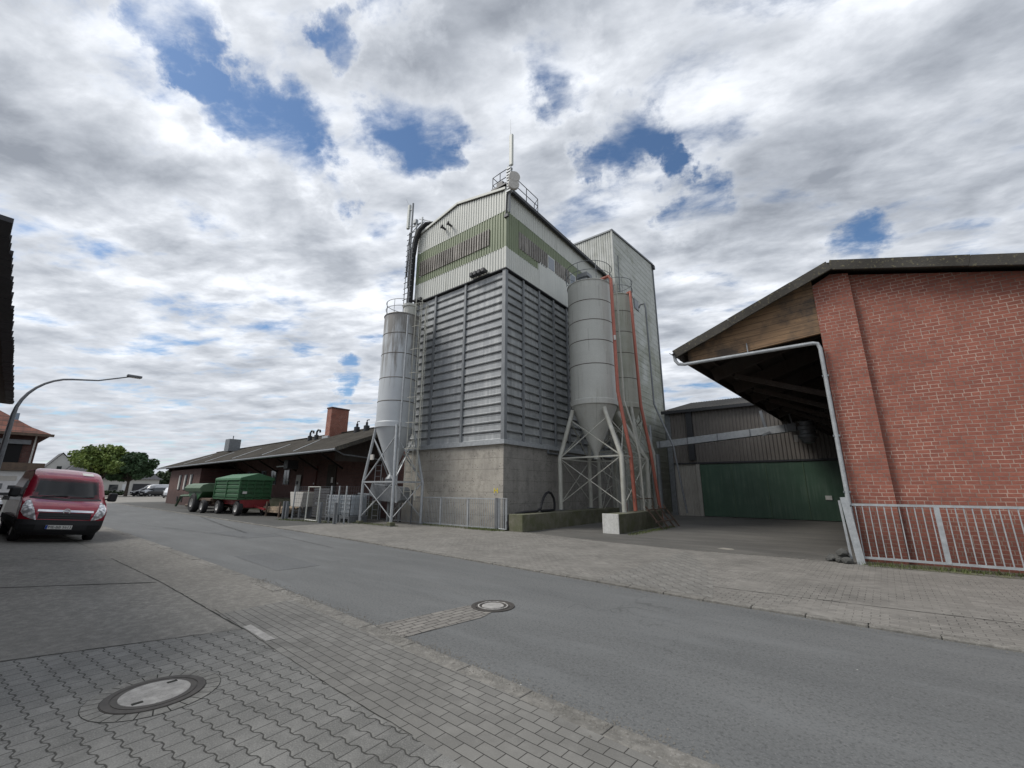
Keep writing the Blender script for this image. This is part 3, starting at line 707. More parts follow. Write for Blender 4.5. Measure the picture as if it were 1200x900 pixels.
mb = MB(); mb.lathe([(.32, -.03), (.32, -.019), (.265, -.019), (.26, -.024), (.245, -.024), (.24, -.017), (.19, -.017), (.185, -.023), (.16, -.023)], m2); mb.build('iron_frame', 'iron', t_)
mb = MB(); mb.lathe([(.162, -.0235), (.158, -.016), (.0, -.016)], m2); mb.build('concrete_lid', 'mhconc', t_)
mb = MB(); mb.lathe([(.225, -.02), (.222, -.0125), (.205, -.0125), (.202, -.02)], m2)
mb.v = [(x, y, z if int((math.atan2(y-m2[1], x-m2[0])/PI*24)+48) % 2 else z-.004) for x, y, z in mb.v]; mb.build('stud_ring', 'mhconc', t_)

# ------------------------------------------------------------------ grain tower
X0, X1, Y0, Y1 = -18.57, -11.73, 14.5, 25.6
ZC, ZL, ZE, ZR = 3.66, 12.2, 16.66, 17.36
tw = thing('grain_tower', 'tall grey louvred grain tower on a concrete base with white and sage green top storey', 'tower', (-15, 20, 0))
MB().box(X0, X1, Y0, Y1, -.1, ZC).build('concrete_base', 'concL', tw)
MB().box(X1-.01, X1+.012, Y0+.012, Y1, -.1, ZC-.005).build('shaded_side_concrete', 'concshade', tw)  # thin skin over the base, coloured darker to paint in the side's shade
MB().box(X0+.15, X1-.15, Y0+.15, Y1-.15, ZC, ZE-.05).build('inner_wall', 'louvreshade', tw)
# louvres: sloping blades between posts
def louvres(a, b, axis, fixed, sgn, m, name):
    """blades spanning a..b along axis on plane fixed; sgn outward"""
    rows = 20; ph = (ZL-ZC-.12)/rows; mb = MB()
    for k in range(rows):
        z0 = ZC+.12+k*ph; pf = [(-.08, z0), (.035, z0+.010), (.045, z0+.05), (.004, z0+.085), (.004, z0+ph*.68), (.018, z0+ph*.76), (-.08, z0+ph*.90), (-.08, z0+ph)]
        vs = []; fs = []
        for t in (a, b):
            for dd, z in pf:
                q = fixed+sgn*dd; vs.append((t, q, z) if axis == 'x' else (q, t, z))
        n = len(pf)
        for i in range(n-1): fs.append((i, i+1, n+i+1, n+i))
        mb.add(vs, fs)
    return mb.build(name, m, tw)
cl = [X0, -16.67, -14.35, X1]
for a, b in zip(cl[:-1], cl[1:]): louvres(a+.05, b-.05, 'x', Y0, -1, 'louvre', 'louvre_panel')
cr_ = [Y0, 15.93, 17.38, 18.83, 20.28, 21.73, 23.2, 24.6, Y1]
for a, b in zip(cr_[:-1], cr_[1:]): louvres(a+.05, b-.05, 'y', X1, 1, 'louvreshade', 'louvre_panel')
for x in cl[1:-1]: MB().box(x-.06, x+.06, Y0-.10, Y0, ZC+.05, ZL-.02).build('louvre_post', 'postm', tw)
MB().box(X0-.02, X0+.10, Y0-.10, Y0, ZC+.05, ZL-.02).build('louvre_post', 'postm', tw)
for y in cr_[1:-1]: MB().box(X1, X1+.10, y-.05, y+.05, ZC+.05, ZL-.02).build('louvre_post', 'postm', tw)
MB().box(X1-.09, X1+.11, Y0-.11, Y0+.09, ZC+.03, ZL).build('corner_post', 'postm', tw)
MB().box(X0, X1+.13, Y0-.13, Y0+.02, ZC-.06, ZC+.14).box(X1-.02, X1+.13, Y0+.02, Y1, ZC-.06, ZC+.14).build('sill_flashing', 'galv', tw)
MB().box(X0-.03, X1+.16, Y0-.16, Y0+.1, ZL-.02, ZL+.03).box(X1-.1, X1+.16, Y0+.1, Y1, ZL-.02, ZL+.03).build('drip_flashing', 'blackmetal', tw)
# top storey ribbed cladding
def gtop(s):
    x = X0+s; xm = (X0+X1)/2
    return ZR-(ZR-ZE)*abs(x-xm)/(xm-X0)
LX = X1-X0; LY = Y1-Y0; B0, B1 = 13.38, 15.46
yy = Y0-.10; xx = X1+.10
corr(MB(), (X0, yy), (1, 0), LX+.06, K(B0), K(ZL+.02)).build('lower_cladding', 'whiteclad', tw)
g = MB()
corr(g, (X0, yy), (1, 0), .28, K(B1), K(B0)); corr(g, (X0+.28, yy), (1, 0), 5.6, K(13.84), K(B0)); corr(g, (X0+.28, yy), (1, 0), 5.6, K(B1), K(14.80)); corr(g, (X0+5.88, yy), (1, 0), LX+.06-5.88, K(B1), K(B0))
g.build('green_band', 'greenclad', tw)
corr(MB(), (X0+.28, yy), (1, 0), 5.6, K(14.80), K(13.84), dep=.075, prof=[(0, 0), (.42, 0), (.46, 1), (.94, 1), (1, 0)]).build('ribbed_window', 'translucent', tw)
corr(MB(), (X0, yy), (1, 0), LX+.06, gtop, K(B1)).build('gable_cladding', 'whiteclad', tw)
nr = (1, 0, 0)
g = MB(); corr(g, (xx, Y0-.06), (0, 1), LY, K(B0), K(ZL+.02), nrm=nr); g.build('lower_cladding', 'whiteclad', tw)
MB().box(xx+.035, xx+.05, 17.3, Y1-.1, ZL+.05, 13.9).build('replacement_panel', 'whiteclad', tw)
g = MB(); corr(g, (xx, Y0-.06), (0, 1), .98, K(B1), K(B0), nrm=nr); corr(g, (xx, 15.42), (0, 1), LY-.98, K(B1), K(14.80), nrm=nr); corr(g, (xx, 15.42), (0, 1), 1.8, K(13.8), K(B0), nrm=nr)
g.build('green_band', 'greenclad', tw)
g = MB(); corr(g, (xx, 17.22), (0, 1), LY-2.78, K(13.9), K(B0), nrm=nr); g.build('lower_cladding', 'whiteclad', tw)
g = MB(); corr(g, (xx, 15.42), (0, 1), 2.75, K(14.8), K(13.8), nrm=nr, pitch=.22, dep=.05); corr(g, (xx, 19.0), (0, 1), 1.65, K(14.8), K(13.85), nrm=nr, pitch=.22, dep=.05); corr(g, (xx, 21.5), (0, 1), 3.9, K(14.8), K(13.85), nrm=nr, pitch=.22, dep=.05)
g.build('ribbed_window', 'translucent', tw)
for y in (18.2, 20.7):
    f_ = MB().box(xx-.02, xx+.03, y, y+.78, 13.88, 14.78).build('window', 'whiteclad', tw)
    MB().box(xx+.028, xx+.04, y+.08, y+.70, 13.96, 14.70).build('pane', 'skyglass', f_)
corr(MB(), (xx, Y0-.06), (0, 1), LY, K(ZE+.02), K(B1), nrm=nr).build('gable_cladding', 'whiteclad', tw)
MB().box(X1+.04, X1+.16, Y0-.16, Y0-.04, ZL+.03, B0).build('corner_trim', 'whiteclad', tw)
MB().box(X1+.04, X1+.16, Y0-.16, Y0-.04, B1, ZE+.05).build('corner_trim', 'whiteclad', tw)
MB().box(X1+.04, X1+.16, Y0-.16, Y0-.04, B0, B1).build('corner_trim', 'greenclad', tw)
xm = (X0+X1)/2
MB().prism([(X0-.2, ZE-.03), (xm, ZR+.02), (X1+.24, ZE-.03), (X1+.24, ZE+.10), (xm, ZR+.14), (X0-.2, ZE+.10)], 'y', Y0-.14, Y1).build('roof', 'fibre', tw)
mb = MB()
for a, b in (((X0-.2, ZE), (xm, ZR+.08)), ((xm, ZR+.08), (X1+.1, ZE+.06))): mb.bar((a[0], Y0-.19, a[1]+.03), (b[0], Y0-.19, b[1]+.03), .06, .13)
mb.build('verge_trim', 'whiteclad', tw)
MB().box(X1+.22, X1+.38, Y0-.2, Y1+.05, ZE-.10, ZE+.07).build('eave_gutter', 'blackmetal', tw)
MB().tube([(X1+.28, Y0-.1, ZE-.1), (X1+.26, Y0-.24, ZE-.4), (X1+.22, Y0-.24, 15.1)], .045).build('downpipe', 'blackmetal', tw)
MB().box(X1+.1, X1+.34, Y0-.28, Y0-.16, 14.95, 15.1).build('cable_box', 'blackmetal', tw)
mb = MB().box(-13.85, -12.75, 14.2, 14.34, 12.32, 12.42)
for k in range(4): mb.box(-13.75+k*.27, -13.57+k*.27, 14.02, 14.22, 12.28, 12.46)
mb.bar((-13.3, 14.3, 12.35), (-13.3, 14.45, 12.35), .06); mb.build('floodlight', 'blackmetal', tw)
mb = MB().box(-18.4, -17.7, 14.15, 14.32, 12.22, 12.34).bar((-18.1, 14.25, 12.3), (-18.1, 14.45, 12.3), .06); mb.build('floodlight', 'blackmetal', tw)
for x in (-16.1, -15.6): MB().bar((x, 14.36, 16.2), (x, 14.05, 16.22), .09).bar((x-.08, 14.05, 16.15), (x+.1, 14.05, 16.3), .08).build('vent_cowl', 'blackmetal', tw)
# yellow hydrant letter sprayed on concrete
mb = MB()
for a in (((-12.22, 1.68), (-12.22, 1.48)), ((-12.05, 1.68), (-12.05, 1.48)), ((-12.22, 1.58), (-12.05, 1.58))):
    mb.bar((a[0][0], Y0-.003, a[0][1]), (a[1][0], Y0-.003, a[1][1]), .045, .005, up=(0, 1, 0))
mb.build('yellow_letter', 'yellow', tw)
MB().tube([(X1+.08, 18.0, 3.42), (X1+.08, 23.6, 3.42)], .05).tube([(X1+.08, 18.0, 3.42), (X1+.08, 18.0, 3.6)], .05).build('wall_conduit', 'galvdark', tw)
# roof railings
def rail(pts, z0, z1, name='roof_railing'):
    mb = MB()
    for (x, y) in pts: mb.tube([(x, y, z0), (x, y, z1)], .022, 6)
    for z in (z1, (z0+z1)/2): mb.tube([(x, y, z) for x, y in pts], .022, 6)
    return mb.build(name, 'blackmetal', tw)
rail([(-12.7, 15.3), (-12.7, 14.55), (-12.15, 14.5), (-11.6, 14.48)], 17.1, 18.05)
rail([(-11.5, 14.9), (-11.5, 16.0), (-11.5, 17.1), (-11.95, 17.4)], 16.8, 17.75)
MB().box(-12.65, -11.65, 14.35, 14.6, 17.05, 17.15).box(-12.3, -11.9, 14.4, 14.6, 17.15, 17.4).build('roof_step', 'blackmetal', tw)
# ladder and cable ladder at left edge
mb = MB()
for x in (-18.4, -18.85): mb.tube([(x, 13.87, 11.0), (x, 13.87, 16.0), (x+.15, 13.95, 16.8), (x+.55, 14.2, 17.4)], .024, 6)
for k in range(14): mb.tube([(-18.95, 13.86, 12.0+k*.36), (-18.25, 13.86, 12.02+k*.36)], .022, 5)
mb.build('rung_ladder', 'galvdark', tw)
MB().tube([(-18.62, 14.12, 11.0), (-18.62, 14.12, 15.3), (-18.5, 14.15, 16.3), (-18.25, 14.2, 16.95), (-17.85, 14.35, 17.3), (-17.5, 14.7, 17.4)], [.17, .17, .17, .15, .13, .10], 10).build('cable_bundle', 'black', tw)
# antennas
am = thing('antenna_mast', 'panel antenna mast with two round dishes on the front corner of the tower roof', 'antenna', (-11.35, 14.35, 15.1))
MB().tube([(-11.32, 14.28, 15.15), (-11.32, 14.28, 18.0)], .05, 8).build('mast_pole', 'galvdark', am)
MB().box(-11.34, -11.13, 14.22, 14.36, 17.9, 19.82).build('panel_antenna', 'antenna', am, bev=.03)
MB().tube([(-11.3, 14.3, 19.8), (-11.3, 14.3, 20.9)], [.012, .004], 5).build('lightning_rod', 'galvdark', am)
for (cx, cz, r) in ((-10.98, 17.02, .30), (-11.02, 16.6, .29)):
    mb = MB(); dv = Vector((.75, -.62, -.05)).normalized(); c = Vector((cx, 14.22, cz))
    mb.tube([c - dv*.13, c - dv*.10, c + dv*.04, c+dv*.07, c+dv*.075], [r*.5, r*.96, r, r*.93, .01], 28); mb.build('dish', 'dish', am, smooth=True)
mb = MB()
for k in range(9): mb.box(-11.42+random.uniform(-.05, .05), -11.2+random.uniform(-.04, .06), 14.15, 14.35, 16.3+k*.17, 16.38+k*.17)
mb.tube([(-11.4, 14.2, 16.4), (-11.46, 14.18, 17.3), (-11.4, 14.2, 17.9)], .02, 5); mb.tube([(-11.22, 14.18, 16.4), (-11.18, 14.16, 17.2), (-11.2, 14.2, 17.8)], .02, 5)
mb.build('mounting_clamps', 'galv', am)
am = thing('antenna_mast', 'slim panel antenna on a bracket at the far left edge of the tower roof', 'antenna', (-19.2, 14.3, 15.4))
MB().tube([(-19.15, 14.3, 13.4), (-19.2, 14.3, 19.35)], .06, 8).build('mast_pole', 'galvdark', am)
MB().box(-19.62, -19.42, 14.2, 14.36, 17.6, 19.35).build('panel_antenna', 'antenna', am, bev=.03)
mb = MB().bar((-19.5, 14.28, 18.9), (-19.2, 14.3, 18.95), .05).bar((-19.5, 14.28, 17.8), (-19.2, 14.3, 17.7), .05)
mb.bar((-19.2, 14.3, 17.6), (-18.5, 14.5, 17.75), .06).bar((-19.1, 14.35, 16.9), (-18.4, 14.6, 17.0), .06).bar((-18.7, 14.3, 17.95), (-18.75, 14.3, 16.9), .08).bar((-18.3, 14.4, 18.0), (-18.35, 14.4, 17.0), .07).box(-18.98, -18.7, 14.2, 14.4, 17.7, 17.95)
mb.bar((-18.6, 14.4, 18.0), (-17.6, 14.6, 17.5), .05).bar((-18.4, 14.4, 17.5), (-17.9, 14.6, 17.2), .05); mb.build('bracket', 'galv', am)
MB().tube([(-19.6, 14.3, 19.35), (-19.95, 14.3, 20.0)], .008, 4).build('whip', 'galvdark', am)
MB().tube([(-19.25, 14.25, 17.2), (-19.3, 14.3, 16.2), (-19.35, 14.3, 14.2)], .04, 6).build('feed_cable', 'black', am)

# ------------------------------------------------------------------ white elevator tower behind
et = thing('elevator_tower', 'pale weathered elevator tower rising behind the silos with algae stained side', 'tower', (-14, 30, 0))
EX0, EX1, EY0, EY1 = -16.5, -10.8, 25.65, 34.2
mb = MB(); mb.prism([(EY0+.05, -.1), (EY1, -.1), (EY1, 21.2), (EY0+.05, 20.0)], 'x', EX0, EX1-.05); mb.build('core', 'block', et)
mb = MB()
for k in range(46):  # stepped panels of the side face
    z = .0+k*.46
    def zt(y, zz): return min(zz, 20.0+(y-EY0)/(EY1-EY0)*1.2)
    vs = [(EX1-.0, EY0, zt(EY0, z)), (EX1-.0, EY1, zt(EY1, z)), (EX1+.014, EY1, zt(EY1, z+.02)), (EX1+.014, EY0, zt(EY0, z+.02)), (EX1, EY0, zt(EY0, z+.46)), (EX1, EY1, zt(EY1, z+.46))]
    mb.add(vs, [(0, 1, 2, 3), (3, 2, 5, 4)])
mb.build('side_panels', 'block', et)
corr(MB(), (EX0, EY0-.02), (1, 0), EX1-EX0, K(20.0), K(0)).build('front_cladding', 'towerclad', et)
MB().box(EX1-.03, EX1+.07, EY0-.08, EY0+.05, 0, 20.0).build('corner_trim', 'towerclad', et)
MB().box(EX1-.03, EX1+.09, EY1-.04, EY1+.09, 0, 21.2).build('corner_trim', 'galvdark', et)
mb = MB().bar((EX1, EY0-.1, 20.06), (EX1, EY1+.1, 21.27), .2, .13).bar((EX0, EY0-.03, 20.06), (EX1, EY0-.03, 20.06), .16, .12); mb.build('roof_edge', 'galvdark', et)
MB().box(EX1-.1, EX1+.22, EY1-.15, EY1+.2, 20.75, 21.1).build('corner_box', 'blackmetal', et)
f_ = MB().box(EX1+.0, EX1+.06, 29.1, 30.0, 15.2, 16.0).build('window', 'galvdark', et); MB().box(EX1+.055, EX1+.065, 29.2, 29.9, 15.3, 15.9).build('pane', 'glass', f_)
MB().tube([(EX1+.15, 26.2, 11.5), (EX1+.15, 26.2, 18.2)], .035, 6).build('conduit', 'galvdark', et)
mb = MB(); mb.tube([(-16, 26.0, 20.4), (-15.2, 26.0, 20.85), (-14.4, 26.0, 20.85)], .02, 5).tube([(-14.4, 26.0, 20), (-14.4, 26.0, 20.85)], .02, 5); mb.build('roof_railing', 'galvdark', et)
MB().tube([(EX1+.2, 31.2, 0), (EX1+.2, 31.2, 4.2)], .16, 10).tube([(EX1+.25, 29.9, 0), (EX1+.25, 29.9, 6.2)], .10, 8).build('drop_pipe', 'galv', et)

# ------------------------------------------------------------------ silos
def silo(root, c, r, zt, zc, ztip, rings, m, leg_bottoms, legz0, knee_z, attach_z, legr, lm, brace=True):
    cx, cy = c
    MB().lathe([(r, zc), (r, zt)], c, 56).build('shell', m, root, smooth=True)
    MB().lathe([(r+.02, zt-.03), (r+.035, zt), (r+.02, zt+.03), (r*.5, zt+.12), (.0, zt+.18)], c, 56).build('roof', m, root, smooth=True)
    MB().lathe([(r, zc), (.12, ztip), (.12, ztip-.25)], c, 48).build('cone', m, root, smooth=True)
    for z in rings: MB().lathe([(r+.002, z-.022), (r+.016, z), (r+.002, z+.022)], c, 56).build('weld_ring', 'seam', root)
    MB().lathe([(r, zc-.05), (r+.035, zc-.02), (r+.035, zc+.22), (r+.002, zc+.26)], c, 56).build('ring_beam', m, root, smooth=True)
    kn = []; tops = []
    for (bx, by) in leg_bottoms:
        d_ = Vector((bx-cx, by-cy)).normalized(); tp = (cx+d_.x*(r+.02), cy+d_.y*(r+.02), attach_z); k = (bx, by, knee_z)
        mb = MB().tube([tp, (tp[0]+(bx-tp[0])*.06, tp[1]+(by-tp[1])*.06, attach_z-.2), k, (bx, by, legz0)], legr, 12)
        l = mb.build('leg', lm, root, smooth=True)
        MB().box(bx-.16, bx+.16, by-.16, by+.16, legz0, legz0+.025).build('foot_plate', 'galvdark', l)
        kn.append(Vector(k)); tops.append(Vector(tp))
    n = len(kn)
    for i in range(n):
        j = (i+1) % n
        mb = MB().bar(kn[i], kn[j], .07, .07)
        a = tops[i]*.8+kn[i]*.2; b = tops[j]*.8+kn[j]*.2
        mb.bar(a, kn[j], .045, .045).bar(b, kn[i], .045, .045)
        mb.build('brace', lm, root)
        if brace:
            lo_i = Vector((kn[i].x, kn[i].y, legz0+.3)); lo_j = Vector((kn[j].x, kn[j].y, legz0+.3))
            MB().bar(kn[i], lo_j, .03).bar(kn[j], lo_i, .03).build('brace', lm, root)
def top_rail(root, c, r, z, h=.95, n=8, a0=0, a1=2*PI, m='galvdark'):
    mb = MB()
    for hh in (h, h*.5):
        mb.tube([(c[0]+r*math.cos(a0+(a1-a0)*k/32), c[1]+r*math.sin(a0+(a1-a0)*k/32), z+hh) for k in range(33)], .018, 5, cap=False)
    for k in range(n+1): a = a0+(a1-a0)*k/n; mb.tube([(c[0]+r*math.cos(a), c[1]+r*math.sin(a), z), (c[0]+r*math.cos(a), c[1]+r*math.sin(a), z+h)], .016, 5)
    return mb.build('top_railing', m, root)
def ladder(root, x, y, z0, z1, dirx=(1, 0), w=.4, m='galv', cage=None, step=.3):
    mb = MB(); dx, dy = dirx
    for s_ in (-.5, .5): mb.tube([(x+dx*w*s_, y+dy*w*s_, z0), (x+dx*w*s_, y+dy*w*s_, z1)], .024, 6)
    z = z0+.2
    while z < z1-.1: mb.tube([(x-dx*w*.5, y-dy*w*.5, z), (x+dx*w*.5, y+dy*w*.5, z)], .014, 5); z += step
    l = mb.build('ladder', m, root)
    if cage:
        nx, ny = cage; mb = MB(); z = max(z0+2.2, z0)
        hs = []
        while z < z1+.5:
            pts = []
            for k in range(9):
                a = PI*k/8; u = math.cos(a)*.36; v = math.sin(a)*.62
                pts.append((x+dx*u+nx*v, y+dy*u+ny*v, z))
            mb.tube(pts, .018, 5); hs.append(pts); z += 1.25
        for k in (2, 4, 6): mb.tube([h[k] for h in hs], .014, 5)
        mb.build('safety_cage', m, l)
    return l
# left stained silo
CL = (-17.75, 13.1)
s1 = thing('silo', 'slim pale blue grey stained silo on splayed legs left of the louvred tower', 'silo', (CL[0], CL[1], 0), 'steel grain silos on legs')
LG = [(-18.9, 12.3), (-16.32, 12.2), (-16.35, 13.93), (-18.9, 13.93)]
silo(s1, CL, .96, 10.6, 4.62, 2.35, (9.5, 8.4, 7.1, 5.9), 'silostain', LG, 0, 1.95, 4.7, .068, 'galv')
top_rail(s1, CL, .92, 10.65, .75, 6, R(100), R(330), 'galv')
MB().lathe([(.34, 10.6), (.34, 11.25), (.40, 11.27), (.40, 11.4), (.0, 11.5)], (CL[0]+.3, CL[1]+.2), 24).build('filter_drum', 'silo', s1, smooth=True)
ladder(s1, -16.45, 13.1, 1.3, 11.6, (0, 1), .4, 'silopipe', (1, 0))
MB().tube([(-16.66, 12.6, 10.4), (-16.66, 12.6, 2.0), (-16.5, 12.55, 1.0)], .045, 8).build('fill_pipe', 'galv', s1)
MB().tube([(-16.35, 13.5, 11.0), (-16.35, 13.5, 1.1)], .045, 8).build('fill_pipe', 'silopipe', s1)
MB().box(-18.2, -17.98, 12.1, 12.18, 3.0, 3.25).build('junction_box', 'dish', s1)
MB().prism([(-19.0, 1.9), (-16.8, 1.7), (-16.6, 1.55), (-16.6, 1.1), (-16.9, .98), (-18.4, 1.05), (-19.2, 1.35)], 'y', 12.85, 13.45).build('discharge_trough', 'galvdark', s1, bev=.03)
MB().lathe([(.12, 2.35), (.3, 2.1), (.3, 1.75)], CL, 20).build('discharge_hopper', 'galvdark', s1, smooth=True)
MB().tube([(-17.75, 13.05, 1.1), (-17.75, 13.05, .1)], .06, 8).build('drop_tube', 'galvdark', s1)
MB().tube([(-18.9, 13.05, 1.3), (-20.6, 13.2, 1.35)], .07, 8).build('auger_tube', 'galvdark', s1)
mb = MB()
mb.bar((-19.3, 13.7, 1.55), (-16.8, 13.7, 1.55), .05).bar((-19.3, 13.7, 0), (-19.3, 13.7, 2.2), .05).bar((-16.8, 13.7, 0), (-16.8, 13.7, 1.55), .05); mb.build('pipe_frame', 'galvdark', s1)
for k, (bx, by) in enumerate(LG[:2]): MB().box(bx-.14, bx+.14, by-.14, by+.14, -.02, .12+.06*k).build('concrete_foot', 'mossconc', s1, bev=.03)
# big right silo
CA = (-9.55, 19.15)
s2 = thing('silo', 'large clean light grey silo with a red pipe in front of the tower', 'silo', (CA[0], CA[1], 0), 'steel grain silos on legs')
silo(s2, CA, 1.17, 12.35, 5.75, 3.35, (11.2, 10.1, 9.0, 7.75), 'silo', [(-10.75, 17.65), (-7.5, 17.45), (-7.6, 20.7), (-10.75, 20.7)], .70, 3.1, 5.5, .105, 'silopipe')
top_rail(s2, CA, 1.25, 12.38, 1.0, 8)
mb = MB().box(-9.9, -9.4, 18.6, 19.1, 12.5, 12.85).prism([(-10.0, 12.85), (-9.3, 12.85), (-9.35, 13.1), (-9.95, 13.1)], 'y', 18.55, 19.15); mb.build('filter_unit', 'galvdark', s2)
MB().tube([(-8.9, 18.8, 12.45), (-8.2, 18.75, 12.5), (-8.08, 18.75, 12.3), (-8.05, 18.75, 6.3), (-7.9, 18.7, 5.4), (-7.5, 18.5, 3.2), (-7.38, 18.35, .74)], .085, 12).build('red_fill_pipe', 'redpipe', s2, smooth=True)
MB().box(-8.06, -7.97, 18.64, 18.70, 8.9, 9.15).build('pipe_label', 'paper', s2)
MB().tube([(-8.0, 19.2, 12.2), (-7.95, 19.2, 5.9), (-7.6, 19.2, 4.6), (-7.35, 19.2, 3.1), (-7.3, 19.2, .74)], .045, 8).build('grey_pipe', 'silopipe', s2)
# second right silo (behind)
CB = (-9.5, 22.7)
s3 = thing('silo', 'narrower silo with yellowish weathered shell partly hidden behind the large silo', 'silo', (CB[0], CB[1], 0), 'steel grain silos on legs')
silo(s3, CB, .98, 13.0, 6.15, 4.0, (11.9, 10.6, 9.3, 7.8), 'silo2', [(-10.7, 21.7), (-8.35, 21.7), (-8.35, 23.9), (-10.7, 23.9)], 0, 3.7, 6.1, .10, 'silopipe')
top_rail(s3, CB, 1.0, 13.05, 1.0, 8)
MB().tube([(-8.8, 22.5, 13.1), (-8.45, 22.3, 13.1), (-8.4, 22.2, 12.8), (-8.25, 22.2, 6.2), (-7.9, 22.2, 3.6), (-7.6, 22.3, .05)], .085, 12).build('red_fill_pipe', 'redpipe', s3, smooth=True)
MB().tube([(-8.2, 22.9, 12.2), (-8.1, 22.9, 12.4), (-7.85, 22.9, 12.4), (-7.8, 22.9, 12.1), (-7.75, 22.9, 6.3), (-6.9, 22.9, 3.9), (-6.5, 22.9, .5)], .05, 8).build('grey_pipe', 'galvdark', s3)
# low concrete walls carrying the silos
tr = MB().box(-10.98, -10.28, 13.95, 23.2, -.1, .66).build('low_wall', 'mossconc', None, bev=.02)
tag(tr, 'long low mossy concrete wall beneath the silos', 'wall')
tr = thing('low_wall', 'short mossy concrete wall with whitewashed end face by the yard entrance', 'wall', (-7.2, 18, 0))
MB().box(-7.72, -7.08, 15.86, 20.9, -.1, .72).build('wall_body', 'mossconc', tr, bev=.02)
MB().box(-7.74, -7.06, 15.80, 15.86, -.05, .73).build('white_end', 'whiteconc', tr, bev=.01)
# trestle leaning at the wall
mb = MB()
for k, y in enumerate((18.4, 19.2, 20.0, 20.7)): mb.bar((-6.95, y, .95), (-6.45, y+.5, 0), .06)
mb.bar((-6.85, 18.3, .8), (-6.85, 20.8, .8), .06).bar((-6.6, 18.6, .3), (-6.6, 21.1, .3), .06)
mb.tube([(-7.4, 18.3, .72), (-7.4, 18.3, 1.25), (-7.4, 20.6, 1.25), (-7.4, 20.6, .72)], .025, 6)
tag(mb.build('steel_trestle', 'rust'), 'rusty steel trestle leaning on the short mossy wall', 'trestle')
fe = thing('gas_cylinder', 'red cylinder standing between the silo legs', 'cylinder', (-8.2, 19.2, .0))
MB().lathe([(.0, .0), (.12, .02), (.12, 1.05), (.07, 1.18), (.04, 1.25), (0, 1.27)], (-8.05, 18.75), 16).build('cylinder_body', 'fireext', fe, smooth=True)
MB().box(-8.09, -8.01, 18.71, 18.79, 1.25, 1.33).build('valve', 'blackmetal', fe)
tag(MB().tube([(-11.2, 14.3, .12), (-11.15, 14.25, .45), (-10.95, 14.35, .66), (-10.7, 14.7, .72), (-10.6, 15.4, .73), (-10.6, 15.7, .82), (-10.62, 15.85, 1.08), (-10.64, 16.03, 1.3), (-10.66, 16.25, 1.46), (-10.68, 16.5, 1.52), (-10.7, 16.75, 1.46), (-10.7, 16.95, 1.25), (-10.7, 17.02, 1.0), (-10.7, 17.0, .74), (-10.7, 16.6, .72), (-10.7, 15.9, .72)], .055, 10).build('rubber_hose', 'black', None, smooth=True), 'black rubber hose looping over the end of the long low wall', 'hose')
tag(MB().box(-11.25, -11.05, 14.0, 14.25, 0, .62).tube([(-11.12, 14.1, .5), (-11.05, 13.95, .35), (-11.0, 13.93, .1)], .05, 8).build('pump_box', 'black', None, bev=.02), 'black pump box at the end of the long low wall', 'pump')

# ------------------------------------------------------------------ shed at the back
sh = thing('storage_shed', 'dark ribbed storage shed with wide green sliding doors across the yard', 'shed', (-4, 32, 0))
SX0, SX1, SY = -9.35, .6, 30.0
MB().box(SX0+.05, SX1+6, SY+.15, 46, 0, 6.9).build('core', 'brownclad', sh)
corr(MB(), (SX0, SY), (1, 0), SX1-SX0+5, K(6.95), K(3.43), pitch=.21, dep=.035).build('upper_cladding', 'brownclad', sh)
MB().box(SX0, SX1+5, SY-.05, SY+.14, 3.34, 3.44).build('lintel', 'blackmetal', sh)
corr(MB(), (SX0+.25, SY+.08), (1, 0), 1.45, K(3.34), K(0), pitch=.17, dep=.03).build('cream_shutter', 'shutter', sh)
MB().box(SX0-.08, SX0+.24, SY-.06, SY+.1, 0, 6.95).build('corner_pier', 'galvdark', sh)
MB().box(-7.68, -7.46, SY-.02, SY+.12, 0, 3.34).build('door_post', 'shutter', sh)
xs = [-7.45, -5.55, -3.65, -1.75, .15, 2.05]
for a, b in zip(xs[:-1], xs[1:]):
    dr = MB().box(a+.01, b-.01, SY-.0, SY+.07, .03, 3.30).build('door_leaf', 'greendoor', sh)
    MB().box(b-.03, b+.01, SY-.02, SY, .03, 3.30).build('door_edge', 'greendull', dr)
MB().box(-.95, -.65, SY-.04, SY-.02, 1.15, 1.38).build('door_label', 'paper', sh)
MB().prism([(SY-.3, 6.93), (38, 8.95), (38, 9.05), (SY-.3, 7.05)], 'x', SX0-.25, 8).build('roof', 'fibre', sh)
mb = MB()
for k in range(66): mb.tube([(SX0-.2+k*.21, SY-.3, 7.05), (SX0-.2+k*.21, 38, 9.05)], .035, 5)
mb.build('roof_ribs', 'fibre', sh)
MB().box(SX0-.25, 8, SY-.36, SY-.28, 6.84, 7.04).build('eave_board', 'blackmetal', sh)
MB().box(-8.0, -7.62, SY-.2, SY-.02, 3.6, 6.9).build('wall_duct', 'blackmetal', sh)

# ------------------------------------------------------------------ brick hall with canopy
bh = thing('brick_hall', 'red brick hall with a dark open canopy on its left and mossy roof edge', 'building', (3, 20, 0))
WY = 13.87
MB().prism([(.9, -.1), (9.0, -.1), (9.0, 5.0), (.9, 7.42)], 'y', WY, WY+.3).build('front_wall', 'brickx', bh)
mb = MB().prism([(.09, -.1), (.91, -.1), (.91, 7.42), (.52, 7.5), (.09, 7.28)], 'y', WY-.13, WY+.35); mb.build('brick_pilaster', 'brickx', bh)
MB().box(.10, .45, WY+.36, 30, -.1, 7.0).build('side_wall', 'dbricky', bh)
MB().box(.47, 9, 29.6, 29.9, -.1, 5.0).box(8.7, 9.0, WY+.3, 29.6, -.1, 4.9).build('rear_wall', 'dbricky', bh)
FY = 13.45
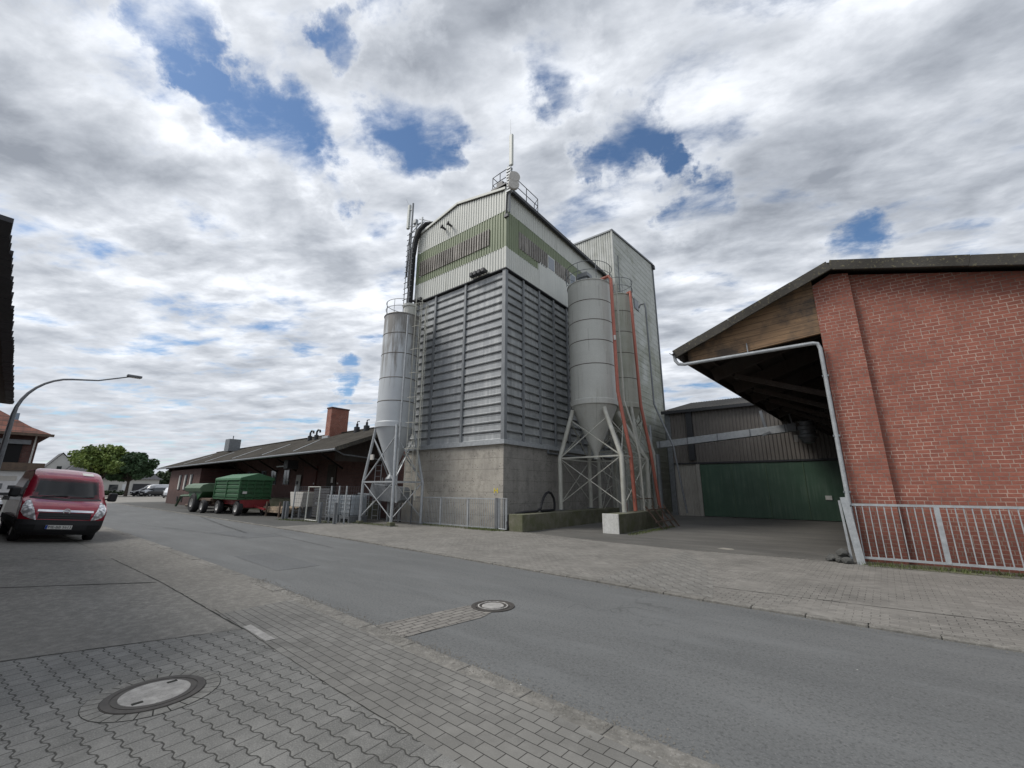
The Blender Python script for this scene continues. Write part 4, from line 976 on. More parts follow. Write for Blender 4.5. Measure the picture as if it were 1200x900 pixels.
# roofs (left canopy slope with skewed eave, right slope)
def roofsheet(a, b, c, d_, th, name, m):
    n = (Vector(b)-Vector(a)).cross(Vector(d_)-Vector(a)).normalized()
    if n.z < 0: n = -n
    q = [Vector(p) for p in (a, b, c, d_)]
    MB().add(q+[p-n*th for p in q], [(0, 1, 2, 3), (7, 6, 5, 4), (0, 4, 5, 1), (1, 5, 6, 2), (2, 6, 7, 3), (3, 7, 4, 0)]).build(name, m, bh)
roofsheet((.52, FY, 7.74), (-3.72, FY, 6.02), (-2.3, 32, 6.02), (.52, 32, 7.74), .06, 'roof', 'verge2')
roofsheet((.52, FY, 7.74), (9.4, FY, 5.05), (9.4, 32, 5.05), (.52, 32, 7.74), .06, 'roof', 'verge2')
# verge boards in sections, slightly uneven
def verge(p, q, n, h):
    p = Vector(p); q = Vector(q)
    for k in range(n):
        a = p+(q-p)*(k/n); b = p+(q-p)*((k+1)/n); j = random.uniform(-.012, .012)
        MB().bar(a+Vector((0, j, j)), b+Vector((0, j, j)), .07, h).build('verge_sheet', 'verge', bh)
verge((-3.76, FY-.03, 5.91), (.53, FY-.03, 7.64), 5, .26)
verge((.53, FY-.03, 7.64), (9.4, FY-.03, 4.95), 7, .27)
# gable boards
MB().prism([(-3.42, 5.62), (.09, 5.94), (.09, 7.48), (-3.42, 6.03)], 'y', WY-.10, WY-.04).build('gable_boarding', 'gable', bh)
MB().bar((-3.45, WY-.07, 5.60), (.09, WY-.07, 5.90), .10, .07).build('gable_bottom_rail', 'gable', bh)
# underside: boards, rafters, purlins
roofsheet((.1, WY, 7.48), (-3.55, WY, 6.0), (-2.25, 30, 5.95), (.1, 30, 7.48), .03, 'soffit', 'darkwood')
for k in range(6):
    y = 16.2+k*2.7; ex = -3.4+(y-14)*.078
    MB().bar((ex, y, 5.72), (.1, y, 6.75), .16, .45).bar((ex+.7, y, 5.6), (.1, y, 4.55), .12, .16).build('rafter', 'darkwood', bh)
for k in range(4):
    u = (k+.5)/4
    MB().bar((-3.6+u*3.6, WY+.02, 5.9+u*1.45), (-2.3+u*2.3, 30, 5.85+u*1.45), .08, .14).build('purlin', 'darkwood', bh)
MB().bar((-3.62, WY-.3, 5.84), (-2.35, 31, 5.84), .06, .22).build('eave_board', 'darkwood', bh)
def gutter(a, b, r=.07):
    mb = MB(); a = Vector(a); b = Vector(b); d_ = (b-a).normalized(); s_ = Vector((d_.y, -d_.x, 0)); vs = []
    for p in (a, b):
        for k in range(9): th = PI+PI*k/8; vs.append(p+s_*math.cos(th)*r+Vector((0, 0, math.sin(th)*r)))
    mb.add(vs, [(k, k+1, 10+k, 9+k) for k in range(8)]); return mb.build('gutter', 'galvdark', bh, smooth=True)
gutter((-3.82, FY-.12, 5.98), (-2.45, 31, 5.9))
MB().tube([(-3.78, 13.5, 5.9), (-3.76, 13.5, 5.72), (-3.68, 13.52, 5.60), (-3.5, 13.55, 5.57), (-.12, 13.6, 5.57), (-.02, 13.61, 5.54), (.02, 13.62, 5.40), (.02, 13.62, 0)], .052, 10).build('downpipe', 'galv', bh, smooth=True)
mb = MB()
for z in (4.6, 3.0, 1.6): mb.box(-.05, .10, 13.58, 13.75, z, z+.05)
mb.build('pipe_bracket', 'galvdark', bh); MB().bar((-1.7, 13.6, 5.6), (-1.72, 13.75, 5.95), .03).build('pipe_hanger', 'galvdark', bh)

# ------------------------------------------------------------------ conveyor
cv = thing('conveyor', 'pale galvanised conveyor beam crossing the yard to a hopper beneath the canopy', 'conveyor', (-5, 27, 4.5))
MB().bar((-9.1, 27, 4.42), (-2.0, 27, 4.92), .42, .40).build('conveyor_trough', 'galv', cv, bev=.01)
mb = MB()
for k in range(5): t = k/4; x = -8.9+6.8*t; mb.bar((x, 26.77, 4.22+.5*t), (x, 26.77, 4.64+.5*t), .05, .03)
mb.build('flange', 'galvdark', cv)
MB().bar((-3.0, 26.9, 5.0), (-3.15, 26.9, 6.0), .14).bar((-3.2, 26.75, 4.6), (-2.8, 26.75, 4.75), .05, .12).build('hanger', 'galvdark', cv)
MB().bar((-1.75, 27, 5.1), (-1.95, 27, 6.6), .08).build('hanger', 'galvdark', cv)
MB().box(-2.0, -1.6, 26.8, 27.2, 4.75, 5.15).build('drive_head', 'galvdark', cv)
MB().lathe([(.0, 4.05), (.25, 4.1), (.38, 4.35), (.45, 4.38), (.45, 4.5), (.36, 4.55), (.36, 4.75), (.44, 4.78), (.44, 4.95), (.32, 5.0), (.32, 5.2), (.38, 5.22), (.0, 5.3)], (-1.15, 27), 20).build('hopper_head', 'galvdark', cv, smooth=True)
MB().box(-1.75, -1.58, 26.6, 26.72, 4.15, 4.5).build('switch_box', 'dish', cv)

# ------------------------------------------------------------------ fences
def barfence(name, a, b, z0, z1, nb, posts, label, lean=0, post_w=.07, m='galv'):
    f = thing(name, label, 'fence', (a[0], a[1], 0))
    a = Vector((*a, 0)); b = Vector((*b, 0)); u = (b-a)
    for z in (z0+.03, z1-.03): MB().bar(a+Vector((0, 0, z)), b+Vector((0, 0, z)), .04, .05).build('rail', m, f)
    mb = MB()
    for k in range(nb):
        p = a+u*((k+.5)/nb); mb.bar(p+Vector((0, 0, z0+.05)), p+Vector((0, 0, z1-.05)), .019)
    mb.build('bars', m, f)
    for t in posts: p = a+u*t; MB().bar(p+Vector((0, 0, -.02)), p+Vector((0, 0, z1+.0)), post_w).build('post', m, f)
    return f
fr = barfence('yard_fence', (.06, 13.22), (8.1, 13.55), .12, 1.36, 62, (), 'galvanised bar fence in front of the red brick wall')
for x in (1.52, 3.3, 5.1, 6.9): MB().bar((x, 13.22+(x-.06)*.041, .14), (x, 13.22+(x-.06)*.041, 1.32), .09, .05).build('post', 'galv', fr)
MB().bar((.05, 13.16, 0), (-.06, 13.16, 1.5), .15, .06).build('gate_post', 'galv', fr)
MB().bar((-.12, 13.3, .08), (-.16, 13.3, 1.42), .05, .09).build('gate_post', 'galv', fr)
MB().bar((-.14, 13.3, 1.3), (.06, 13.2, 1.3), .04).build('hinge', 'galvdark', fr)
mb = MB()
fl = barfence('yard_fence', (-18.9, 14.12), (-11.62, 14.0), .03, 1.27, 66, (), 'grey bar fence standing close to the concrete base of the tower')
for x in (-18.2, -15.1, -13.35): MB().bar((x, 14.05, 0), (x, 14.05, 1.27), .07).build('post', 'galv', fl)
MB().bar((-11.6, 13.98, 0), (-11.6, 13.98, 1.28), .14).build('gate_post', 'galvdark', fl)
MB().tube([(-11.5, 13.96, .06), (-11.5, 13.96, 1.27), (-11.08, 13.94, 1.27), (-11.08, 13.94, .06), (-11.5, 13.96, .06)], .035, 8).build('end_frame', 'galv', fl)
for k in range(4): MB().bar((-11.42+k*.09, 13.95, .08), (-11.42+k*.09, 13.95, 1.25), .022).build('end_bar', 'galv', fl)
# rubble at the gate post
rb = []
for i, (x, y, r) in enumerate(((-.3, 13.3, .16), (-.48, 13.35, .13), (-.2, 13.1, .12), (-.35, 13.15, .09), (-.55, 13.25, .08), (-.28, 13.22, .13))):
    bm = bmesh.new(); bmesh.ops.create_icosphere(bm, subdivisions=2, radius=r)
    for v in bm.verts: v.co *= random.uniform(.8, 1.12); v.co.z *= .75
    me = bpy.data.meshes.new('rubble_stone'); bm.to_mesh(me); bm.free(); me.materials.append(M['stone'])
    o = bpy.data.objects.new('rubble_stone', me); COL.objects.link(o); o.location = (x, y, r*.55 if i < 5 else .22)
    tag(o, 'dark stone in the little heap beside the gate post', 'stone', 'stones heaped by the gate post')

# ------------------------------------------------------------------ long brick warehouse on the left
WU = Vector((-1, .0388, 0)).normalized(); WN = Vector((.0388, 1, 0)).normalized(); WO = Vector((-20.9, 11.85, 0))
def W(s, d, z): p = WO+WU*s+WN*d; return (p.x, p.y, z)
def wbox(mb, s0, s1, d0, d1, z0, z1):
    return mb.add([W(s, d_, z) for s in (s0, s1) for d_ in (d0, d1) for z in (z0, z1)],
                  [(0, 1, 3, 2), (4, 6, 7, 5), (0, 4, 5, 1), (2, 3, 7, 6), (0, 2, 6, 4), (1, 5, 7, 3)])
def WB(*a): return wbox(MB(), *a)
wh = thing('warehouse', 'long low dark brick warehouse with deep roof overhang behind the green trailers', 'building', W(20, 6, 0))
WL = 39.9
WB(-.2, 36, 3.4, 3.7, 0, 4.98).build('wall', 'dbrickx', wh)
WB(-2.1, -.25, 3.6, 3.9, 0, 4.3).build('link_wall', 'dbrickx', wh)
def slopez(d): return 3.7+(5.8-3.7)*min(d, 5.4)/5.4 if d <= 5.4 else 5.8-(d-5.4)*.375
mb = WB(25.6, 36.4, .55, 4, 0, 3.35); mb.build('brick_annexe', 'dbrickx', wh)
WB(36, 36.4, .6, 10.6, 0, 3.7).build('end_wall', 'dbricky', wh)
MB().add([W(s_, d_, z_) for s_ in (36.2, 36.35) for d_, z_ in ((.3, 3.2), (10.7, 3.2), (10.7, 3.72), (5.4, 5.70), (.3, 3.74))], [(0, 1, 2, 3, 4), (9, 8, 7, 6, 5), (0, 4, 9, 5), (4, 3, 8, 9), (3, 2, 7, 8)]).build('end_gable', 'darkwood', wh)
mb = MB()
n = 120
for (d0, d1) in ((0, 5.4), (5.4, 11)):
    vs = []
    for k in range(n*2+1):
        s = WL*k/(n*2); b_ = .03*(k % 2)
        vs += [W(s, d0, slopez(d0)+b_), W(s, d1, slopez(d1)+b_)]
    mb.add(vs, [(2*i, 2*i+2, 2*i+3, 2*i+1) for i in range(n*2)])
mb.build('roof', 'verge2', wh)
mb = MB().add([W(s, d_, slopez(d_)-.05) for s in (0, WL) for d_ in (0, 5.4)]+[W(s, d_, slopez(d_)-.13) for s in (0, WL) for d_ in (0, 5.4)], [(0, 1, 3, 2), (4, 5, 7, 6), (0, 1, 5, 4), (2, 3, 7, 6), (0, 2, 6, 4), (1, 3, 7, 5)])
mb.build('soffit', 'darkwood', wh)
MB().bar(W(0, 5.4, 5.84), W(WL, 5.4, 5.84), .3, .07).build('ridge_cap', 'verge', wh)
for s in (6, 11, 17, 24, 31): MB().bar(W(s, .3, slopez(.3)+.05), W(s+3.2, 3.4, slopez(3.4)+.05), .05, .02).build('cable_strip', 'galv', wh)
for s in (-.02, ): MB().bar(W(s, -.05, 3.66), W(s, 5.45, 5.80), .08, .22).bar(W(s, 5.45, 5.80), W(s, 11, 3.7), .08, .22).build('verge_board', 'verge', wh)
MB().add([W(.9, .4, 3.1), W(.9, 5.4, 3.1), W(.9, 5.4, 5.6), W(.9, .4, 3.72)], [(0, 1, 2, 3)]).add([W(.9, 5.4, 3.1), W(.9, 10.6, 3.1), W(.9, 10.6, 3.7), W(.9, 5.4, 5.6)], [(0, 1, 2, 3)]).build('gable_boarding', 'darkwood', wh)
WB(.6, .9, 5, 10.8, 0, 3.2).build('end_wall', 'dbricky', wh)
MB().tube([W(0, -.08, 3.62), W(WL, -.08, 3.62)], .07, 8).build('gutter', 'galvdark', wh)
MB().tube([W(.1, 0, 3.6), W(.35, .6, 3.42), W(.5, 2.6, 3.30), W(.5, 3.3, 3.2)], .04, 8).build('downpipe', 'galvdark', wh)
for k in range(11):
    s = 2+k*3.5
    MB().bar(W(s, .15, 3.58), W(s, 3.4, 4.2), .12, .16).bar(W(s, 1.9, 3.75), W(s, 3.4, 2.9), .10).build('bracket_beam', 'darkwood', wh)
for x in (-48.5, -45.6, -42.8, -39.6, -37.4, -34.9, -52.0):
    s = -20.9-x
    if s > 25.2: continue
    f_ = WB(s-.5, s+.5, 3.34, 3.42, 1.9, 3.05).build('window', 'galvdark', wh)
    WB(s-.45, s-.03, 3.32, 3.345, 1.95, 3.0).build('pane', 'glass', f_); WB(s+.03, s+.45, 3.32, 3.345, 1.95, 3.0).build('pane', 'skyglass', f_)
for s in (28.3, 30.2, 32.2):
    f_ = WB(s-.42, s+.42, .50, .57, 1.4, 2.85).build('window', 'blackmetal', wh); WB(s-.05, s+.34, .48, .502, 1.45, 2.8).build('pane', 'cream', f_)
for s in (30.4, 32.0): WB(s-.22, s+.22, .50, .57, .3, .75).build('cellar_window', 'tarmac_cap', wh)
for s in (24.6,): WB(s-.4, s+.4, 3.34, 3.42, 1.9, 3.05).build('window', 'galvdark', wh)
dr = WB(9.0, 11.0, 3.33, 3.42, .9, 3.2).build('sliding_door', 'redframe', wh); WB(9.15, 9.3, 3.31, 3.33, 1.9, 2.0).build('handle', 'galv', dr)
M['reddoor'] = mat('brown_red_door', (.14, .035, .022), (.09, .025, .018), .7, 3); dr.data.materials[0] = M['reddoor']
WB(6.2, 7.4, 3.33, 3.42, .9, 3.2).build('door', 'darkwood', wh)
WB(6.5, 6.72, 3.30, 3.33, 2.0, 2.35).build('notice', 'paper', wh); WB(5.9, 6.02, 3.37, 3.4, 1.9, 2.0).build('notice', 'paper', wh)
WB(.8, 20, 2.0, 3.35, 0, .9).build('loading_ramp', 'mossconc', wh)
MB().add([W(11.3, 3.25, .95), W(12.1, 3.25, .95), W(12.1, 3.3, 2.6), W(11.3, 3.3, 2.6)], [(0, 1, 2, 3)]).build('white_board', 'cream', wh)
WB(11.6, 11.85, 3.2, 3.24, 1.9, 2.15).build('board_symbol', 'blackmetal', wh)
WB(9.3, 10.6, 1.2, 1.5, 3.05, 3.12).build('strip_lamp', 'galv', wh); WB(8.3, 8.9, 1.0, 1.7, 2.9, 3.45).build('fan_box', 'blackmetal', wh)
cs = MB().box(-31.05, -30.42, 16.5, 17.95, 4.9, 7.70); cs.build('chimney', 'brickx', wh); ch = [o for o in wh.children if o.name.startswith('chimney')][0]
M['chimy'] = M['bricky']
MB().box(-30.42, -30.40, 16.5, 17.95, 4.9, 7.68).build('chimney_side', 'bricky', ch); MB().box(-31.09, -30.36, 16.46, 17.99, 7.64, 7.74).build('chimney_cap', 'dbrickx', ch)
MB().box(-31.15, -30.3, 16.35, 16.5, 5.25, 5.5).build('flashing', 'galv', ch)
MB().box(-52.4, -51.2, 16.8, 17.9, 5.4, 6.7).tube([(-51.8, 17.3, 6.7), (-51.8, 17.3, 7.1)], .05, 5).build('metal_chimney', 'galvdark', wh)
for (x, y) in ((-32.9, 16.3), (-31.9, 16.3)):
    z = slopez(4.2); MB().tube([(x, y, z-.1), (x, y, z+.55), (x+.1, y+.05, z+.72), (x+.28, y+.1, z+.66), (x+.3, y+.1, z+.5)], .075, 8).lathe([(.16, z-.1), (.16, z+.3), (0, z+.34)], (x, y), 12).build('roof_vent', 'blackmetal', wh)
for (x, y) in ((-27.2, 16.8), (-26.0, 16.8)):
    z = slopez(4.8); MB().lathe([(.2, z-.1), (.2, z+.35), (.08, z+.4), (.08, z+.6), (0, z+.62)], (x, y), 12).tube([(x, y, z+.5), (x, y, z+.75), (x+.25, y, z+.75)], .04, 6).build('roof_vent', 'blackmetal', wh)

# ------------------------------------------------------------------ trailers
def wheel(root, c, r, w, axis='y', name='wheel', rimm='rim', rimf=.5):
    wl = None
    def T(prof, nm, m, par):
        mb = MB(); mb.lathe(prof, (0, 0, 0), 28)
        if axis == 'y': mb.v = [(x+c[0], z+c[1], y+c[2]) for x, y, z in mb.v]
        else: mb.v = [(z+c[0], x+c[1], y+c[2]) for x, y, z in mb.v]
        return mb.build(nm, m, par, smooth=True)
    h = w/2
    wl = T([(r*rimf, -h*.9), (r*.86, -h), (r*.98, -h*.75), (r, -h*.3), (r, h*.3), (r*.98, h*.75), (r*.86, h), (r*rimf, h*.9), (r*rimf, -h*.9)], name, 'rubber', root)
    T([(0, -h*.35), (r*.2, -h*.4), (r*.42, -h*.5), (r*rimf, -h*.95), (r*rimf, h*.95), (r*.42, h*.5), (r*.2, h*.4), (0, h*.35)], 'rim', rimm, wl)
    return wl
t1 = thing('tipping_trailer', 'tall green corrugated farm trailer with peaked tarpaulin on a red chassis', 'trailer', (-31, 11.4, 0))
tx0, tx1, ty0, ty1 = -33.0, -28.95, 10.45, 12.35
MB().box(tx0+.05, tx1-.05, ty0+.05, ty1-.05, 1.0, 2.12).build('box_core', 'green', t1)
mb = MB()
for k in range(4):
    z = 1.08+k*.26
    for a, b in ((tx0+.08, -31.05), (-30.9, tx1-.08)): mb.prism([(ty0, z), (ty0+.06, z-.03), (ty0+.06, z+.2), (ty0, z+.15)], 'x', a, b)
    mb.prism([(tx1, z), (tx1-.06, z-.03), (tx1-.06, z+.2), (tx1, z+.15)], 'y', ty0+.08, ty1-.08)
mb.build('corrugated_sides', 'green', t1)
mb = MB()
for x in (tx0, -30.98, tx1-.02): mb.box(x-.05, x+.05, ty0-.03, ty0+.07, .95, 2.18)
for y in (ty0+.4, ty0+.85, ty0+1.3, ty1-.1): mb.box(tx1-.05, tx1+.05, y-.035, y+.035, .95, 2.15)
mb.box(tx0, tx1, ty0-.02, ty0+.06, 2.1, 2.2).box(tx1-.04, tx1+.04, ty0, ty1, 2.1, 2.2).box(tx0, tx1, ty0-.03, ty0+.06, .93, 1.02).box(tx1-.04, tx1+.05, ty0, ty1, .93, 1.02)
mb.build('side_posts', 'green', t1)
mb = MB().prism([(ty0-.06, 2.08), (ty0-.04, 2.24), ((ty0+ty1)/2, 2.52), (ty1+.04, 2.24), (ty1+.06, 2.08)], 'x', tx0-.04, tx1+.06); mb.build('tarpaulin', 'tarp', t1, bev=.03)
MB().box(tx1+.05, tx1+.06, ty0+.18, ty0+.42, 1.28, 1.42).build('maker_mark', 'paper', t1)
MB().box(tx0+.2, tx1-.02, ty0+.35, ty0+.5, .62, .92).box(tx0+.2, tx1-.02, ty1-.5, ty1-.35, .62, .92).box(tx1-.12, tx1+.02, ty0+.15, ty1-.1, .48, .93).build('chassis', 'redframe', t1)
MB().bar((tx1-.1, ty0+.5, .5), (tx1+.0, ty1-.5, .5), .1).bar((tx1, 11.4, .55), (tx1+1.6, 11.4, .4), .1).build('drawbar', 'redframe', t1)
for x in (-32.3, -29.25):
    for y in (ty0+.18, ty1-.18): wheel(t1, (x, y, .43), .43, .30)
    MB().bar((x, ty0+.2, .43), (x, ty1-.2, .43), .09).build('axle', 'rust', t1)
t2 = thing('spreader_wagon', 'old brown flat wagon with a round topped green hopper and large wheels', 'trailer', (-35.5, 11, 0))
MB().prism([(10.1, 1.35), (10.0, 1.6), (10.15, 1.82), (10.5, 1.92), (12.0, 1.92), (12.2, 1.6), (12.1, 1.35)], 'x', -37.6, -34.4).build('hopper_top', 'greendull', t2, bev=.03)
MB().prism([(-37.3, 1.35), (-34.4, 1.35), (-35.2, .8), (-36.6, .8)], 'y', 10.2, 12.0).build('hopper', 'green', t2)
MB().box(-36.6, -33.0, 10.3, 12.1, .78, .95).build('wagon_bed', 'rust', t2, bev=.02)
MB().box(-36.6, -33.2, 10.6, 10.75, .55, .78).box(-36.6, -33.2, 11.7, 11.85, .55, .78).build('chassis', 'rust', t2)
for x in (-35.8, -33.9):
    for y in (10.25, 12.05):
        if x < -35: wheel(t2, (x, y, .62), .62, .42, rimf=.45)
        else: wheel(t2, (x, y, .42), .42, .3)
t3 = thing('farm_implement', 'low pale green farm implement frame at the far end of the overhang', 'implement', (-42, 11.8, 0))
MB().tube([(-44.2, 11.4, .15), (-43.3, 11.4, .95), (-40.6, 11.4, 1.02)], .09, 6).tube([(-44.2, 12.5, .15), (-43.3, 12.5, .95), (-40.6, 12.5, 1.02)], .09, 6).box(-43.2, -39.6, 11.4, 12.6, .95, 1.08).build('frame', 'greendull', t3)
MB().lathe([(.0, .1), (.4, .15), (.5, .25), (.4, .35), (0, .4)], (-42, 11.9), 16).build('disc', 'rust', t3)
wheel(t3, (-41.0, 11.5, .33), .33, .22)

# ------------------------------------------------------------------ things in the forecourt
ts = thing('plank_stack', 'stack of pale timber planks lying beside the green trailer', 'planks', (-26.6, 12, 0))
for i in range(3):
    for j in range(7):
        MB().box(-28.2+random.uniform(-.15, .1), -25.2+random.uniform(-.2, .15), 11.7+j*.17, 11.86+j*.17, .22+i*.11, .32+i*.11).build('plank', 'plank', ts, bev=.006)
for x in (-27.8, -25.6): MB().box(x-.06, x+.06, 11.7, 12.9, 0, .215).build('bearer', 'darkwood', ts)
for x in (-27.6, -25.9): MB().box(x-.04, x+.04, 11.55, 11.63, 0, .85).build('side_stake', 'rust', ts)
tag(MB().box(-28.6, -25.8, 13.2, 13.6, .55, .72).box(-28.4, -28.3, 13.2, 13.6, 0, .55).box(-26.1, -26.0, 13.2, 13.6, 0, .55).build('steel_bench', 'green'), 'low bright green steel bench behind the planks', 'bench')
bn = thing('tipping_bin', 'light grey sheet metal bin beside the planks', 'bin', (-24.8, 12.2, 0))
MB().prism([(-25.55, 1.42), (-24.0, 1.42), (-24.15, .62), (-25.3, .62)], 'y', 11.9, 12.8).build('bin_body', 'dish', bn, bev=.01)
MB().box(-25.2, -25.1, 11.95, 12.05, 0, .62).box(-24.4, -24.3, 11.95, 12.05, 0, .62).box(-25.3, -24.2, 12.6, 12.7, 0, .62).build('bin_stand', 'galvdark', bn)
mb = MB(); mb.tube([(-24.6, 11.2, 0), (-24.6, 11.2, .75), (-24.45, 11.2, .9), (-24.15, 11.2, .9), (-24.0, 11.2, .75), (-24.0, 11.2, 0)], .04, 8)
tag(mb.build('hoop_barrier', 'galv', None, smooth=True), 'rounded steel hoop barrier by the cage fence', 'barrier')
cg = thing('cage_fence', 'wire mesh cage fence with a pale framed gate in front of dark slats', 'fence', (-22, 11.2, 0))
def meshpanel(a, b, z0, z1, name='mesh_panel'):
    mb = MB(); a = Vector((*a, 0)); b = Vector((*b, 0)); L = (b-a).length; n = int(L/.12)
    for k in range(n+1): p = a+(b-a)*(k/n); mb.bar(p+Vector((0, 0, z0)), p+Vector((0, 0, z1)), .005)
    for k in range(9): z = z0+(z1-z0)*k/8; mb.bar(a+Vector((0, 0, z)), b+Vector((0, 0, z)), .006)
    return mb.build(name, 'galvdark', cg)
meshpanel((-23.6, 11.25), (-22.3, 11.3), .05, 1.72); meshpanel((-21.1, 11.35), (-19.0, 11.5), .05, 1.72)
meshpanel((-23.6, 11.25), (-23.5, 13.2), .05, 1.72); meshpanel((-19.0, 11.5), (-18.9, 13.4), .05, 1.72)
for x, y in ((-23.6, 11.25), (-20.2, 11.42), (-19.55, 11.46), (-18.98, 11.5)): MB().bar((x, y, 0), (x, y, 1.75), .055).build('post', 'galv', cg)
g_ = MB().tube([(-22.25, 11.3, .05), (-22.25, 11.3, 1.7), (-21.15, 11.33, 1.7), (-21.15, 11.33, .05), (-22.25, 11.3, .05)], .035, 8).build('gate_frame', 'whiteclad', cg)
MB().box(-21.35, -21.2, 11.25, 11.3, .85, .95).build('latch', 'galvdark', g_)
M['slatm'] = plain('dark_slat', (.07, .072, .078), .7)
for k in range(11): MB().box(-23.4, -21.8, 12.2, 12.23, .12+k*.14, .23+k*.14).build('slat', 'slatm', cg)
for x in (-24.2, -23.85): tag(MB().box(x-.06, x+.06, 11.0, 11.12, 0, .95).build('bollard', 'galvdark'), 'grey square steel bollard left of the cage fence', 'bollard', 'steel bollards by the cage fence')
for x, y in ((-20.5, 11.12), (-19.3, 11.2)): tag(MB().box(x-.06, x+.06, y-.06, y+.06, 0, .98).build('bollard', 'galvdark'), 'grey square steel bollard in front of the plastic tanks', 'bollard', 'steel bollards by the tanks')
def ibc(x0, x1, lab):
    t = thing('liquid_tank', lab, 'tank', (x0, 12, 0), 'caged plastic liquid tanks')
    MB().box(x0+.04, x1-.04, 12.04, 12.96, .32, 1.3).build('bottle', 'ibc', t, bev=.07)
    MB().box(x0, x1, 12.0, 13.0, .18, .28).box(x0, x0+.12, 12, 13, 0, .18).box(x1-.12, x1, 12, 13, 0, .18).build('pallet', 'galvdark', t)
    mb = MB()
    for k in range(7): x = x0+(x1-x0)*k/6; mb.bar((x, 12.0, .28), (x, 12.0, 1.32), .02)
    for k in range(6): z = .3+k*.2; mb.bar((x0, 12.0, z), (x1, 12.0, z), .02).bar((x1, 12, z), (x1, 13, z), .02)
    for k in range(5): mb.bar((x1, 12+k*.25, .28), (x1, 12+k*.25, 1.32), .02)
    mb.build('cage', 'galv', t); MB().lathe([(.12, 1.29), (.12, 1.35), (0, 1.36)], ((x0+x1)/2, 12.5), 16).build('cap', 'black', t)
ibc(-21.6, -20.45, 'milky white plastic liquid tank in a steel cage, the left one of the pair')
ibc(-20.25, -19.35, 'milky white plastic liquid tank in a steel cage beside the stained silo leg')
pf = thing('steel_ladder', 'tall grey steel ladder frame standing against the warehouse wall', 'ladder', (-20.3, 14.4, 0))
ladder(pf, -20.6, 14.3, 0, 3.0, (1, 0), .55, 'galv')

# ------------------------------------------------------------------ vehicles
def interp(tab, z):
    for (a, u), (b, v) in zip(tab[:-1], tab[1:]):
        if z <= b: t = (z-a)/(b-a) if b > a else 0; t = max(0, min(1, t)); return u+(v-u)*t
    return tab[-1][1]
class Car:
    def __init__(s, root, prof, wid, L, m, zb, zt, zsplit=None, curv=.10, lowm='black', hole=None):
        s.root, s.prof, s.wid, s.L, s.curv = root, prof, wid, L, curv
        zs = [zb+(zt-zb)*k/70 for k in range(71)]; NU = 24
        us = [math.sin(PI/2*(-1+2*k/NU)) for k in range(NU+1)]
        def sect(zlist, name, m_, hole_=hole):
            mb = MB(); vs = []
            for z in zlist:
                w_ = interp(wid, z)
                for u in us: vs.append((s.fx(u*w_, z), u*w_, z))
            n = NU+1; fs = [(j*n+i, j*n+i+1, (j+1)*n+i+1, (j+1)*n+i) for j in range(len(zlist)-1) for i in range(NU) if not (hole_ and hole_[1] < (zlist[j]+zlist[j+1])/2 < hole_[2] and abs(interp(wid, zlist[j])*(us[i]+us[i+1])/2) < hole_[0])]
            mb.add(vs, fs); vs = []
            for sg in (-1, 1):
                st = [(interp(wid, z), z) for z in zlist]
                k0 = len(mb.v)
                col = []
                for w_, z in st:
                    for xx_ in (s.fx(sg*w_, z), -L+.1, -L): col.append((xx_, sg*w_*(1 if xx_ > -L+.05 else .96), z))
                mb.add(col, [(3*i+k, 3*i+k+1, 3*i+4+k, 3*i+3+k) for i in range(len(st)-1) for k in (0, 1)])
            rear = [(-L, sg*interp(wid, z)*.96, z) for z in zlist for sg in (-1, 1)]
            mb.add(rear, [(2*i, 2*i+1, 2*i+3, 2*i+2) for i in range(len(zlist)-1)])
            return mb.build(name, m_, root, smooth=True)
        if zsplit:
            i = min(range(len(zs)), key=lambda k: abs(zs[k]-zsplit))
            sect(zs[:i+1], 'bumper', lowm); s.body = sect(zs[i:], 'body', m)
        else: s.body = sect(zs, 'body', m)
    def fx(s, y, z):
        w_ = max(interp(s.wid, z), .3); q = min(1, abs(y)/max(w_, .01))
        return -interp(s.prof, z) - s.curv*q*q - s.curv*2.2*q**6
    def patch(s, pts, name, m, off=.012, par=None, sub=6):
        """polygon in (y,z) laid on the front surface"""
        bm = bmesh.new(); vs = [bm.verts.new((0, y, z)) for y, z in pts]; bm.faces.new(vs)
        bmesh.ops.triangulate(bm, faces=bm.faces)
        bmesh.ops.subdivide_edges(bm, edges=bm.edges, cuts=sub, use_grid_fill=True)
        ring = [e for e in bm.edges if e.is_boundary]
        for v in bm.verts: v.co.x = s.fx(v.co.y, v.co.z)+off
        r = bmesh.ops.extrude_face_region(bm, geom=bm.faces[:])
        for v in [g for g in r['geom'] if isinstance(g, bmesh.types.BMVert)]: v.co.x -= off+.01
        bmesh.ops.recalc_face_normals(bm, faces=bm.faces)
        me = bpy.data.meshes.new(name); bm.to_mesh(me); bm.free(); o = bpy.data.objects.new(name, me); COL.objects.link(o)
        me.materials.append(M[m]); o.parent = par or s.root; me.shade_smooth()
        try: me.set_sharp_from_angle(angle=R(40))
        except Exception: pass
        return o
def rect(y0, y1, z0, z1, t=0): return [(y0, z0), (y1, z0), (y1-t, z1), (y0+t, z1)]
